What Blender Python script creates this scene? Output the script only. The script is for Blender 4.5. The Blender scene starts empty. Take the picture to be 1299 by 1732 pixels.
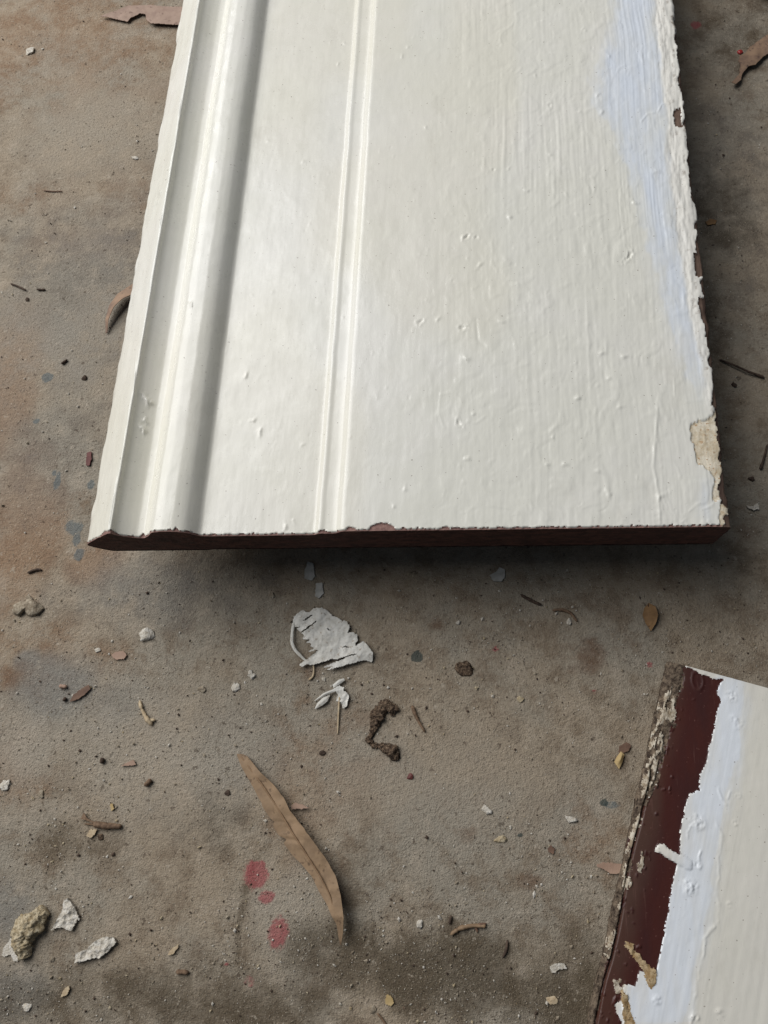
import bpy, math
import numpy as np
from mathutils import Matrix, Vector

scene = bpy.context.scene
COL = scene.collection
rng = np.random.default_rng(11)

# ------------------------------------------------------------------ camera
FPX, CX, CY, CAM_H = 1300.0, 649.5, 866.0, 0.404
_v = np.array([173., -3733., 1300.])                       # long edge of the board, away from the viewer
_n = np.array([90., (173 * 90 + 1300 ** 2) / 3733., 1300.])  # straight down
AY = _v / np.linalg.norm(_v)
AZ = -_n / np.linalg.norm(_n)
AX = np.cross(AY, AZ)
cam_data = bpy.data.cameras.new('camera')
cam = bpy.data.objects.new('camera', cam_data)
COL.objects.link(cam)
cam_data.sensor_fit = 'HORIZONTAL'
cam_data.sensor_width = 36.0
cam_data.lens = 36.0 * FPX / 1299.0
cam_data.clip_start, cam_data.clip_end = 0.01, 50.0
_m = Matrix.Identity(4)
for r, ax in enumerate((AX, AY, AZ)):
    _m[r][0], _m[r][1], _m[r][2] = ax[0], -ax[1], -ax[2]
_m[2][3] = CAM_H
cam.matrix_world = _m
scene.camera = cam

# ------------------------------------------------------------------ light: the open side of a covered porch, up and to the left
world = bpy.data.worlds.new('World')
scene.world = world
world.use_nodes = True
bg = world.node_tree.nodes['Background']
bg.inputs[0].default_value = (0.68, 0.81, 1.0, 1)
bg.inputs[1].default_value = 0.075
ld = bpy.data.lights.new('porch_opening', 'AREA')
ld.shape, ld.size, ld.size_y = 'RECTANGLE', 1.9, 1.6
ld.energy, ld.color = 54.0, (0.995, 0.994, 0.995)
lo = bpy.data.objects.new('porch_opening', ld)
COL.objects.link(lo)
lo.location = (-1.2, 0.95, 1.45)
lo.rotation_euler = (Vector((0.0, 0.2, 0.0)) - Vector(lo.location)).to_track_quat('-Z', 'Y').to_euler()
scene.view_settings.view_transform = 'Standard'
scene.view_settings.look = 'None'
scene.view_settings.exposure = 0.0
scene.view_settings.gamma = 1.0
scene.view_settings.use_curve_mapping = False
scene.render.engine = 'CYCLES'
scene.cycles.use_denoising = True
scene.cycles.denoiser = 'OPENIMAGEDENOISE'
scene.cycles.denoising_input_passes = 'RGB_ALBEDO_NORMAL'
scene.cycles.denoising_prefilter = 'ACCURATE'
scene.cycles.max_bounces = 4
scene.cycles.diffuse_bounces = 3
scene.cycles.glossy_bounces = 2

# ------------------------------------------------------------------ helpers
def at(px, py, z=0.0):
    """Ground-plan point (metres) of a spot measured on the photograph, at height z."""
    px = np.asarray(px, float); py = np.asarray(py, float)
    d = np.stack([px - CX, py - CY, np.full_like(px, FPX)], -1)
    w = np.stack([d @ AX, d @ AY, d @ AZ], -1)
    s = (z - CAM_H) / w[..., 2]
    return w[..., :2] * s[..., None]

def lin(r, g, b):
    f = lambda c: (c / 255 / 12.92) if c / 255 <= 0.04045 else ((c / 255 + 0.055) / 1.055) ** 2.4
    return (f(r), f(g), f(b), 1.0)

def hsh(ix, iy, seed):
    h = (ix.astype(np.int64) * 374761393 + iy.astype(np.int64) * 668265263 + seed * 974634777) & 0xffffffff
    h = ((h ^ (h >> 13)) * 1274126177) & 0xffffffff
    h = h ^ (h >> 16)
    return (h & 0xffff) / 32767.5 - 1.0

def vn(x, y, seed=0):
    x, y = np.broadcast_arrays(np.asarray(x, float), np.asarray(y, float))
    ix, iy = np.floor(x), np.floor(y)
    fx, fy = x - ix, y - iy
    u = fx * fx * fx * (fx * (fx * 6 - 15) + 10)
    v = fy * fy * fy * (fy * (fy * 6 - 15) + 10)
    a, b = hsh(ix, iy, seed), hsh(ix + 1, iy, seed)
    c, d = hsh(ix, iy + 1, seed), hsh(ix + 1, iy + 1, seed)
    return (a + (b - a) * u) * (1 - v) + (c + (d - c) * u) * v

def fbm(x, y, octv=4, seed=0):
    s, a, t = 0, 1.0, 0
    for k in range(octv):
        s = s + a * vn(x * 2 ** k + 17.3 * k, y * 2 ** k - 9.1 * k, seed + k); t += a; a *= 0.55
    return s / t

def smooth(a, b, x):
    t = np.clip((x - a) / (b - a), 0, 1)
    return t * t * (3 - 2 * t)

def inpoly(x, y, poly):
    r = np.zeros(x.shape, bool)
    n = len(poly)
    for i in range(n):
        x0, y0 = poly[i]; x1, y1 = poly[(i + 1) % n]
        if y0 == y1:
            continue
        c = (y0 > y) != (y1 > y)
        r ^= c & (x < (x1 - x0) * (y - y0) / (y1 - y0) + x0)
    return r

def softpoly(x, y, poly, rad, seed=5, k=9):
    s = 0
    g = np.random.default_rng(seed)
    for i in range(k):
        a = g.uniform(0, 6.28); rr = rad * math.sqrt((i + .5) / k)
        s = s + inpoly(x + rr * math.cos(a), y + rr * math.sin(a), poly)
    return s / k

def mesh_np(name, verts, faces, attrs=None, smooth_shade=True):
    me = bpy.data.meshes.new(name)
    faces = np.asarray(faces); verts = np.asarray(verts, np.float32)
    k = faces.shape[1]
    me.vertices.add(len(verts)); me.vertices.foreach_set('co', verts.ravel())
    me.loops.add(faces.size); me.loops.foreach_set('vertex_index', faces.ravel().astype(np.int32))
    me.polygons.add(len(faces))
    me.polygons.foreach_set('loop_start', np.arange(0, faces.size, k, dtype=np.int32))
    me.polygons.foreach_set('use_smooth', np.full(len(faces), smooth_shade))
    for nm, a in (attrs or {}).items():
        at_ = me.attributes.new(nm, 'FLOAT_COLOR', 'POINT')
        at_.data.foreach_set('color', np.asarray(a, np.float32).ravel())
    me.update(calc_edges=True)
    return me

def link(name, me, mat, parent=None):
    o = bpy.data.objects.new(name, me)
    COL.objects.link(o)
    if mat is not None:
        for m in (mat if isinstance(mat, (list, tuple)) else [mat]):
            me.materials.append(m)
    if parent is not None:
        o.parent = parent
    return o

def tag(o, label, cat, group=None):
    o['label'] = label; o['category'] = cat
    if group:
        o['group'] = group
    return o

def empty(name, loc, label, cat, group=None):
    o = bpy.data.objects.new(name, None)
    COL.objects.link(o)
    o.location = loc
    o.empty_display_size = 0.01
    return tag(o, label, cat, group)

def gridfaces(nx, ny):
    i = np.arange(nx * ny).reshape(ny, nx)
    return np.stack([i[:-1, :-1], i[:-1, 1:], i[1:, 1:], i[1:, :-1]], -1)

def sub(verts, faces, attrs):
    u, inv = np.unique(faces, return_inverse=True)
    return verts[u], inv.reshape(faces.shape), {k: a[u] for k, a in attrs.items()}

def comps(mask):
    """connected pieces of a boolean grid, largest first"""
    lab = np.zeros(mask.shape, int); out = []; cur = 0
    todo = set(map(tuple, np.argwhere(mask)))
    while todo:
        cur += 1; st = [todo.pop()]; got = []
        while st:
            p = st.pop(); got.append(p)
            for d in ((1, 0), (-1, 0), (0, 1), (0, -1)):
                q = (p[0] + d[0], p[1] + d[1])
                if q in todo: todo.remove(q); st.append(q)
        out.append(np.array(got))
    return sorted(out, key=len, reverse=True)

# ------------------------------------------------------------------ material helpers
class NT:
    def __init__(self, name):
        self.mat = bpy.data.materials.new(name); self.mat.use_nodes = True
        self.t = self.mat.node_tree; self.n = self.t.nodes; self.l = self.t.links
        self.p = self.n['Principled BSDF']
        self.co = self.n.new('ShaderNodeTexCoord').outputs['Object']
    def _s(self, sock, v):
        if isinstance(v, bpy.types.NodeSocket): self.l.new(v, sock)
        elif v is not None: sock.default_value = v
    def noise(self, scale, detail=4, rough=0.55, dist=0.0, stretch=None, off=None):
        nd = self.n.new('ShaderNodeTexNoise')
        nd.inputs['Scale'].default_value = scale; nd.inputs['Detail'].default_value = detail
        nd.inputs['Roughness'].default_value = rough; nd.inputs['Distortion'].default_value = dist
        mp = self.n.new('ShaderNodeMapping')
        if stretch: mp.inputs['Scale'].default_value = stretch
        if off: mp.inputs['Location'].default_value = off
        self.l.new(self.co, mp.inputs[0]); self.l.new(mp.outputs[0], nd.inputs['Vector'])
        return nd.outputs['Fac']
    def voro(self, scale, feature='DISTANCE_TO_EDGE', vec=None, rnd=1.0):
        nd = self.n.new('ShaderNodeTexVoronoi'); nd.feature = feature
        nd.inputs['Scale'].default_value = scale; nd.inputs['Randomness'].default_value = rnd
        self.l.new(vec if vec is not None else self.co, nd.inputs['Vector'])
        return nd.outputs['Distance']
    def warp(self, scale, amt):
        nd = self.n.new('ShaderNodeTexNoise'); nd.inputs['Scale'].default_value = scale; nd.inputs['Detail'].default_value = 3
        self.l.new(self.co, nd.inputs['Vector'])
        v = self.n.new('ShaderNodeVectorMath'); v.operation = 'MULTIPLY_ADD'
        self.l.new(nd.outputs['Color'], v.inputs[0]); v.inputs[1].default_value = (amt,) * 3; self.l.new(self.co, v.inputs[2])
        return v.outputs[0]
    def ramp(self, x, a, b, c=0.0, d=1.0):
        nd = self.n.new('ShaderNodeMapRange'); nd.interpolation_type = 'SMOOTHSTEP'
        self._s(nd.inputs['Value'], x)
        for k, v in (('From Min', a), ('From Max', b), ('To Min', c), ('To Max', d)): nd.inputs[k].default_value = v
        return nd.outputs['Result']
    def math(self, op, a, b=None):
        nd = self.n.new('ShaderNodeMath'); nd.operation = op
        self._s(nd.inputs[0], a); self._s(nd.inputs[1], b)
        return nd.outputs[0]
    def mix(self, f, a, b, mode='MIX'):
        nd = self.n.new('ShaderNodeMix'); nd.data_type = 'RGBA'; nd.blend_type = mode
        self._s(nd.inputs['Factor'], f); self._s(nd.inputs['A'], a); self._s(nd.inputs['B'], b)
        return nd.outputs['Result']
    def attr(self, name):
        nd = self.n.new('ShaderNodeAttribute'); nd.attribute_name = name
        sp = self.n.new('ShaderNodeSeparateColor'); self.l.new(nd.outputs['Color'], sp.inputs[0])
        return sp.outputs[0], sp.outputs[1], sp.outputs[2], nd.outputs['Alpha']
    def bump(self, h, strength, dist, prev=None):
        nd = self.n.new('ShaderNodeBump'); nd.inputs['Strength'].default_value = strength
        nd.inputs['Distance'].default_value = dist; self._s(nd.inputs['Height'], h)
        if prev is not None: self.l.new(prev, nd.inputs['Normal'])
        return nd.outputs[0]
    def done(self, color=None, rough=None, normal=None, spec=None, coat=None):
        self._s(self.p.inputs['Base Color'], color); self._s(self.p.inputs['Roughness'], rough)
        if normal is not None: self.l.new(normal, self.p.inputs['Normal'])
        if spec is not None: self._s(self.p.inputs['Specular IOR Level'], spec)
        if coat is not None: self.p.inputs['Coat Weight'].default_value = coat; self.p.inputs['Coat Roughness'].default_value = 0.12
        return self.mat

# ------------------------------------------------------------------ materials
def concrete_material():
    m = NT('stained concrete')
    a0, a1, a2, a3 = m.attr('stain_shade_a')     # red paint, blue-grey paint, dark mould with painted shade, rust earth
    b0, b1, b2, b3 = m.attr('stain_shade_b')     # pale scuff, bluish cement with painted shadow, brown damp, green-black paint
    big = m.noise(11, 4, 0.65); mid = m.noise(60, 6, 0.72); fine = m.noise(520, 4, 0.7); grain = m.noise(1500, 2, 0.7)
    c = m.mix(m.ramp(big, 0.38, 0.62), lin(162, 147, 127), lin(155, 146, 131))
    c = m.mix(m.ramp(mid, 0.45, 0.64, 0, 0.65), c, lin(121, 104, 85))
    c = m.mix(m.ramp(mid, 0.46, 0.32, 0, 0.5), c, lin(182, 168, 150))
    wm = m.math('MULTIPLY', m.math('SUBTRACT', mid, 0.5), 1.5)
    soft = lambda a_, lo=.05, hi=.9: m.ramp(m.math('ADD', a_, m.math('MULTIPLY', wm, m.ramp(a_, 0.0, 0.3))), lo, hi)
    c = m.mix(m.math('MULTIPLY', soft(a3), 0.55), c, lin(150, 116, 88))
    c = m.mix(m.math('MULTIPLY', soft(b1), 0.7), c, lin(132, 130, 124))
    c = m.mix(m.math('MULTIPLY', soft(b0), 0.9), c, lin(178, 168, 152))
    c = m.mix(m.math('MULTIPLY', soft(b2), 0.6), c, lin(108, 80, 60))
    c = m.mix(m.math('MULTIPLY', soft(a2, .0, .95), 0.9), c, lin(90, 79, 63))
    c = m.mix(m.ramp(fine, 0.52, 0.72, 0, 0.5), c, lin(104, 89, 74))
    c = m.mix(m.ramp(grain, 0.58, 0.74, 0, 0.6), c, lin(212, 200, 182))
    c = m.mix(m.ramp(grain, 0.38, 0.22, 0, 0.8), c, lin(66, 54, 45))
    pit = m.noise(240, 3, .6, off=(9, 3, 2))
    c = m.mix(m.ramp(pit, 0.645, 0.69, 0, 0.6), c, lin(78, 65, 53))
    c = m.mix(m.ramp(pit, 0.355, 0.31, 0, 0.45), c, lin(192, 180, 162))
    crk = m.voro(42, vec=m.warp(40, 0.03))
    crm = m.math('MULTIPLY', m.ramp(crk, 0.0, 0.012, 1.0, 0.0), m.ramp(big, 0.5, 0.6, 0.0, 0.45))
    c = m.mix(crm, c, lin(84, 70, 58))
    edge = m.math('ADD', m.math('MULTIPLY', m.math('SUBTRACT', fine, 0.5), 1.3), m.math('MULTIPLY', wm, .6))
    def paint(mask, col, c, lo=0.40, hi=0.62, amt=0.8):
        return m.mix(m.ramp(m.math('ADD', mask, edge), lo, hi, 0, amt), c, col)
    c = paint(a1, lin(100, 110, 112), c, .35, .8, .7)
    c = paint(b3, lin(58, 70, 68), c)
    c = paint(a0, lin(164, 72, 80), c, 0.22, .85, 0.66)
    n = m.bump(m.math('ADD', fine, m.math('MULTIPLY', grain, 0.5)), 0.9, 0.0013)
    return m.done(c, 0.9, n, 0.25)

def paint_material(name, base, blue=lin(215, 222, 233), crust=lin(224, 220, 211)):
    m = NT(name)
    t0, t1, t2, t3 = m.attr('tint')        # thin blue-white undercoat, dirt in the grain, crumbly old paint, yellowing
    c = m.mix(m.ramp(m.noise(16, 4, .6), 0.35, 0.65), base, tuple(base[i] * (0.965, 0.97, 0.945)[i] for i in range(3)) + (1,))
    c = m.mix(m.math('MULTIPLY', t3, 0.22), c, lin(222, 214, 192))
    c = m.mix(m.ramp(m.noise(34, 5, .75, off=(2, 6, 1), stretch=(1, .5, 1)), 0.55, 0.75, 0, 0.16), c, lin(170, 162, 146))
    strk = m.noise(300, 4, .6, stretch=(1, 0.03, 1))
    bl = m.math('ADD', t0, m.math('MULTIPLY', m.math('SUBTRACT', strk, 0.5), m.math('MULTIPLY', t0, 0.7)))
    c = m.mix(m.ramp(bl, 0.0, 1.0, 0, .85), c, blue)
    cr = m.noise(700, 4, .7)
    c = m.mix(m.math('MULTIPLY', t2, 0.85), c, crust)
    c = m.mix(m.math('MULTIPLY', t2, m.ramp(cr, 0.58, 0.76, 0, 0.6)), c, lin(168, 156, 142))
    c = m.mix(m.math('MULTIPLY', t1, m.ramp(cr, 0.3, 0.6, 0.3, .8)), c, lin(122, 108, 94))
    spk = m.noise(620, 2, .5, off=(4, 1, 2))
    c = m.mix(m.ramp(spk, 0.715, 0.75, 0, 0.6), c, lin(120, 108, 96))
    n = m.bump(m.noise(420, 3, .6, stretch=(1, 0.25, 1)), 0.10, 0.0006)
    n = m.bump(m.noise(1500, 3, .6), 0.08, 0.0003, n)
    r = m.mix(t2, m.ramp(m.noise(60, 4, .6), 0.3, .7, 0.22, 0.36), (0.8, 0.8, 0.8, 1))
    return m.done(c, r, n, 0.5)

def simple_material(name, c1, c2, scale, rough=0.8, bump=0.4, dist=0.0004, spec=0.3, stretch=None, c3=None, lo=.35, hi=.65):
    m = NT(name)
    a = m.noise(scale, 5, .65, stretch=stretch)
    c = m.mix(m.ramp(a, lo, hi), c1, c2)
    if c3 is not None:
        c = m.mix(m.ramp(m.noise(scale * 2.3, 3, .6, off=(5, 3, 1), stretch=stretch), 0.58, 0.68), c, c3)
    n = m.bump(m.noise(scale * 2, 4, .65, stretch=stretch), bump, dist)
    return m.done(c, rough, n, spec)

M_floor = concrete_material()
M_paint = paint_material('cream gloss paint', lin(226, 223, 214))
M_putty = simple_material('old tan putty', lin(196, 180, 152), lin(224, 214, 194), 260, 0.75, 0.5, 0.0006, c3=lin(176, 140, 104))
M_bare = simple_material('stained bare timber', lin(72, 56, 48), lin(112, 92, 79), 240, 0.7, 0.5, 0.0005, stretch=(1, .12, 1))
M_end = simple_material('dark sawn end grain', lin(54, 32, 30), lin(90, 58, 51), 360, 0.75, 0.6, 0.0006, stretch=(.4, 1, 1))
M_primer = simple_material('pink primer', lin(120, 90, 84), lin(150, 118, 108), 400, 0.75, 0.5, 0.0004)

# ------------------------------------------------------------------ floor
def floor_z(x, y):
    """low relief of the slab in metres (kept within half a millimetre)"""
    return 0.00022 * fbm(x * 60, y * 60, 3, 41) + 0.00010 * fbm(x * 420, y * 420, 2, 47)

def blobs(X, Y, items, rough=0.35, fs=120):
    w1 = fbm(X * fs, Y * fs, 3, 71) * rough
    out = np.zeros(X.shape)
    for it in items:
        px, py, rx, ry = it[:4]; amt = it[4] if len(it) > 4 else 1.0; soft = it[5] if len(it) > 5 else 0.5
        c = at(px, py); k = np.linalg.norm(at(px + 1, py) - c); k2 = np.linalg.norm(at(px, py + 1) - c)
        d = np.sqrt(((X - c[0]) / (rx * k)) ** 2 + ((Y - c[1]) / (ry * k2)) ** 2) + w1
        out = np.maximum(out, amt * (1 - smooth(1 - soft, 1 + soft, d)))
    return out

def build_floor():
    def axis(a, b, step, lo, hi):
        c = np.arange(a, b, step)
        l = [a]; s = step
        while l[-1] > lo: s *= 1.35; l.append(l[-1] - s)
        r = [c[-1]]; s = step
        while r[-1] < hi: s *= 1.35; r.append(r[-1] + s)
        return np.concatenate([np.array(l[1:])[::-1], c, np.array(r[1:])])
    xs = axis(-0.36, 0.24, 0.0012, -2.5, 2.5)
    ys = axis(-0.14, 0.58, 0.0012, -2.0, 3.0)
    X, Y = np.meshgrid(xs, ys)
    Z = floor_z(X, Y)
    A = np.zeros(X.shape + (4,)); B = np.zeros(X.shape + (4,))
    A[..., 0] = blobs(X, Y, [(436, 1478, 22, 24), (452, 1517, 14, 12), (470, 1581, 16, 27), (421, 1661, 10, 11, .6), (383, 1630, 4, 4), (1177, 42, 8, 7),
                             (1133, 44, 6, 7, .9), (1098, 1124, 6, 5), (838, 1098, 4, 4), (1075, 705, 5, 4, .5), (1005, 1170, 4, 3, .7)], .3, 260)
    A[..., 1] = blobs(X, Y, [(124, 893, 16, 13), (130, 912, 7, 12), (133, 938, 11, 11), (80, 638, 10, 9), (62, 712, 7, 5), (97, 812, 6, 16), (154, 819, 7, 8),
                             (92, 800, 6, 6), (1035, 1361, 16, 8, .8), (1262, 1480, 5, 5)], .3, 240)
    A[..., 2] = blobs(X, Y, [(720, 1640, 190, 75, .9, .7), (600, 1610, 130, 60, .75, .7), (330, 1690, 230, 60, .7, .8), (960, 1690, 120, 110, .8, .7), (60, 1700, 90, 60, .5, .7),  # bottom mould, also darkened for light falling off there
                             (1215, 360, 60, 70, .5, .8), (1185, 520, 40, 110, .4, .8), (1270, 960, 60, 60, .3, .8), (130, 1420, 60, 40, .5, .8),  # right-hand blobs paint the shade beside the long board
                             (350, 1395, 80, 60, .35, .8), (110, 490, 70, 50, .25, .8), (1240, 60, 90, 60, .4, .8), (610, 1480, 40, 120, .35, .8)], .5, 40)
    A[..., 3] = blobs(X, Y, [(160, 955, 60, 40, .9, .8), (30, 900, 90, 130, .8, .8), (10, 650, 55, 120, .9, .8), (120, 60, 240, 110, .55, .9), (250, 330, 120, 60, .35, .9),
                             (20, 1300, 70, 90, .5, .9), (60, 330, 90, 40, .4, .9), (150, 410, 120, 30, .4, .9), (60, 1120, 120, 70, .5, .9), (1000, 1420, 60, 80, .35, .9),
                             (540, 1330, 120, 160, .35, .9)], .5, 40)
    B[..., 0] = blobs(X, Y, [(822, 1655, 30, 48, 1, .35), (865, 1722, 45, 22, .9, .35), (260, 1290, 170, 110, .5, .9), (740, 1330, 220, 120, .35, .9), (480, 1560, 55, 100, .55, .7),
                             (40, 1270, 60, 60, .6, .9), (160, 220, 150, 90, .4, .9), (100, 560, 160, 120, .35, .9)], .4, 50)
    B[..., 1] = blobs(X, Y, [(90, 1165, 65, 50, .95, .8), (45, 1118, 24, 22, .9, .6), (200, 1190, 70, 50, .5, .9), (130, 500, 150, 160, .6, .9), (60, 760, 110, 110, .4, .9), (240, 1000, 160, 60, .6, .9),  # broad blob below the board's near end paints its bluish shadow
                             (20, 1540, 50, 60, .7, .8), (20, 1690, 60, 60, .8, .7), (380, 1300, 90, 110, .4, .9), (1230, 300, 80, 200, .4, .9)], .4, 60)  # last blob paints shade right of the long board
    B[..., 2] = blobs(X, Y, [(997, 1108, 26, 28, .75, .6), (975, 1130, 14, 12, .5, .6), (738, 1052, 10, 14, .6, .5), (900, 1490, 24, 14, .6, .6), (1000, 1440, 14, 10, .5, .6), (790, 1415, 18, 18, .6, .6),
                             (1265, 905, 16, 16, .5, .6), (530, 1138, 14, 10, .6, .5), (30, 1140, 30, 20, .5, .7), (1090, 1100, 40, 20, .3, .8)], .4, 160)
    # old ring left by a pot
    c = at(500, 1575); k = np.linalg.norm(at(501, 1575) - c)
    ang = np.arctan2(Y - c[1], X - c[0])
    d = np.sqrt(((X - c[0]) / (98 * k)) ** 2 + ((Y - c[1]) / (165 * k)) ** 2) + 0.03 * fbm(X * 60, Y * 60, 2, 5)
    A[..., 2] = np.maximum(A[..., 2], 0.5 * np.exp(-((d - 1) / 0.07) ** 2) * smooth(-0.1, -0.6, np.cos(ang)))
    B[..., 3] = blobs(X, Y, [(705, 1111, 10, 9), (1022, 1357, 9, 8, .9), (880, 1413, 5, 4)], .3, 260)
    V = np.stack([X, Y, Z], -1).reshape(-1, 3)
    me = mesh_np('concrete_floor', V, gridfaces(len(xs), len(ys)).reshape(-1, 4), {'stain_shade_a': A.reshape(-1, 4), 'stain_shade_b': B.reshape(-1, 4)})
    o = link('concrete_floor', me, M_floor)
    o['kind'] = 'structure'
build_floor()

# ------------------------------------------------------------------ the long moulded board
ZB = 0.035                                  # underside of the board, on a batten
ZT = ZB + 0.029
def y_end(x):                               # near end, cut a little out of square (metres)
    return 0.1043 + (x + 0.177) * 0.0352
PX = np.array([-177, -176, -174, -170, -165, -160.5, -158.6, -157.6, -157.0, -156.0, -153, -150, -147, -144.5, -142, -139.8, -138.2, -136.8, -135, -132, -128, -125, -122, -119.6, -117.8, -116.4, -115.2, -113,
               -61, -60, -59, -58.2, -57.2, -55.5, -52, -49.8, -48.4, -47, -45.6, 126, 128.5, 129.6, 130]) / 1000
PH = np.array([4.5, 6.4, 8.8, 12.8, 17.4, 21.6, 22.9, 23.0, 21.4, 20.0, 18.0, 16.4, 15.3, 15.2, 17.0, 20.0, 22.4, 23.7, 24.3, 24.8, 24.7, 24.1, 22.9, 21.0, 19.1, 17.6, 17.0, 16.9,
               17.0, 17.3, 18.6, 19.2, 19.2, 18.9, 19.0, 19.5, 20.9, 21.9, 22.1, 22.1, 21.8, 20.9, 19.1]) / 1000 + 0.007
_fx = np.arange(-0.180, 0.133, 0.0001)
def _pchip(x, xp, yp):
    d = np.diff(yp) / np.diff(xp); w = np.diff(xp)
    m = np.zeros_like(yp); m[0], m[-1] = d[0], d[-1]
    k = d[1:] * d[:-1] > 0
    m[1:-1][k] = ((w[1:] + w[:-1])[k] * 1.5) / (((2 * w[1:] + w[:-1])[k] / d[:-1][k] + (w[1:] + 2 * w[:-1])[k] / d[1:][k]) / 2)
    i = np.clip(np.searchsorted(xp, x) - 1, 0, len(w) - 1); t = np.clip((x - xp[i]) / w[i], 0, 1)
    return (1 + 2 * t) * (1 - t) ** 2 * yp[i] + t * (1 - t) ** 2 * w[i] * m[i] + t * t * (3 - 2 * t) * yp[i + 1] + t * t * (t - 1) * w[i] * m[i + 1]
_fh = _pchip(_fx, PX, PH)
_k = np.exp(-np.linspace(-2, 2, 15) ** 2); _k /= _k.sum()
_fh = np.convolve(np.pad(_fh, 7, mode='edge'), _k, 'valid')
def prof(x): return np.interp(x, _fx, _fh)
def under(x):                               # hollow of the underside, above ZB
    return np.where(x < -0.167, 0.0098 * np.clip((-0.167 - x) / 0.010, 0, 1) ** 1.5, 0.0) + 0.0011 * smooth(-0.119, -0.116, x)

def P(pts, z=ZT): return [tuple(at(a, b, z)) for a, b in pts]
def ZP(pts): return P([(1120 + a / 4.81, 600 + b / 4.81) for a, b in pts])
TAN = [ZP([(300, 535), (350, 540), (395, 490), (415, 440), (440, 430), (462, 545), (440, 600), (430, 660), (460, 745), (455, 760), (480, 810), (490, 830), (502, 940), (470, 990),
           (460, 1060), (470, 1100), (470, 1180), (430, 1200), (405, 1160), (410, 1090), (425, 1040), (425, 1000), (400, 960), (360, 930), (340, 905), (300, 895), (280, 870),
           (275, 810), (255, 740), (235, 660), (220, 600), (240, 560)]),
       ZP([(470, 1215), (520, 1230), (528, 1280), (495, 1310), (498, 1380), (480, 1405), (462, 1350), (470, 1260)])]
TIMB = [ZP([(470, 570), (520, 560), (600, 1000), (640, 1500), (480, 1500), (480, 1400), (500, 1380), (492, 1310), (528, 1285), (520, 1230), (470, 1212), (475, 1180), (462, 1060), (472, 990), (505, 940), (495, 830),
            (482, 810), (455, 760), (465, 745), (430, 660), (440, 610)]),
        P([(1172, 428), (1190, 425), (1192, 470), (1176, 466)]), P([(1179, 505), (1200, 500), (1206, 580), (1192, 570), (1186, 540)]),
        P([(1139, 190), (1150, 180), (1152, 215), (1142, 214)])]
BLUE = [P([(1046, -40), (1040, 0), (1022, 90), (1000, 150), (1003, 172), (1015, 195), (1040, 225), (1055, 270), (1070, 320), (1082, 360), (1095, 410), (1110, 470), (1125, 530), (1145, 580), (1165, 640), (1185, 690),
           (1202, 690), (1186, 560), (1170, 470), (1154, 370), (1140, 270), (1134, 180), (1122, 100), (1116, 40), (1112, -40)]),
        P([(1178, 788), (1195, 795), (1208, 812), (1208, 850), (1216, 888), (1190, 888), (1186, 840)])]
CRUST = [P([(1105, -60), (1108, 40), (1116, 100), (1128, 180), (1130, 270), (1142, 370), (1156, 470), (1172, 560), (1190, 640), (1198, 700), (1260, 700), (1180, -60)])]

# pimples, nibs, craters measured off the photograph: px, py, radius mm, height mm
NIBS = [(862, 367, 1.1, .7), (790, 401, 1.2, -.5), (806, 401, .8, -.45), (783, 400, .8, .5), (1066, 431, 1.6, -.6), (1072, 343, 1.4, .8), (1055, 603, 1.3, .8), (1018, 597, 1.1, .7),
        (238, 685, 1.9, 2.0), (233, 716, 1.2, 1.2), (231, 731, 1.5, 1.5), (412, 628, 1.0, .6), (425, 703, .9, .7), (436, 722, 1.1, .8), (480, 885, 1.0, .7), (508, 745, .6, .4),
        (789, 607, 1.2, .7), (776, 716, 1.2, -.5), (792, 776, 1.1, .7), (800, 700, .7, .6), (978, 673, 1.1, .8), (955, 785, 1.0, .7), (1012, 797, 1.2, .7), (925, 785, 1., .6),
        (1030, 835, 1.4, .6), (1115, 840, 1.4, .7), (685, 828, .8, .5), (666, 856, .7, .5), (935, 740, .9, .6), (1048, 688, 1.4, .5), (690, 80, .9, .5), (680, 97, .9, .5), (580, 60, 1.0, .4),
        (905, 128, .9, .5), (930, 262, .9, .6), (892, 323, .9, .6), (957, 327, .8, .5), (985, 50, .8, .5), (990, 52, .6, .6), (930, 178, 1.0, -.4), (980, 190, 1.0, .5), (1018, 190, 1.1, .7),
        (1010, 162, .9, .7), (1030, 95, .8, .5), (511, 262, .9, .4), (710, 545, 1.3, -.4), (740, 540, 1., .5), (782, 555, 1.3, -.5), (850, 545, 1., .5), (720, 215, .7, .4), (860, 286, .8, .5), (835, 288, .7, -.4),
        (812, 447, 1.2, .6), (1110, 290, 1.6, .6), (275, 335, 1.6, 1.0), (270, 350, 1.4, .9), (362, 222, 1.2, .5), (325, 520, 1.3, .6), (570, 95, .8, .5), (1000, 300, .7, .4), (1030, 640, .8, .5), (875, 480, .7, .5)]

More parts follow.
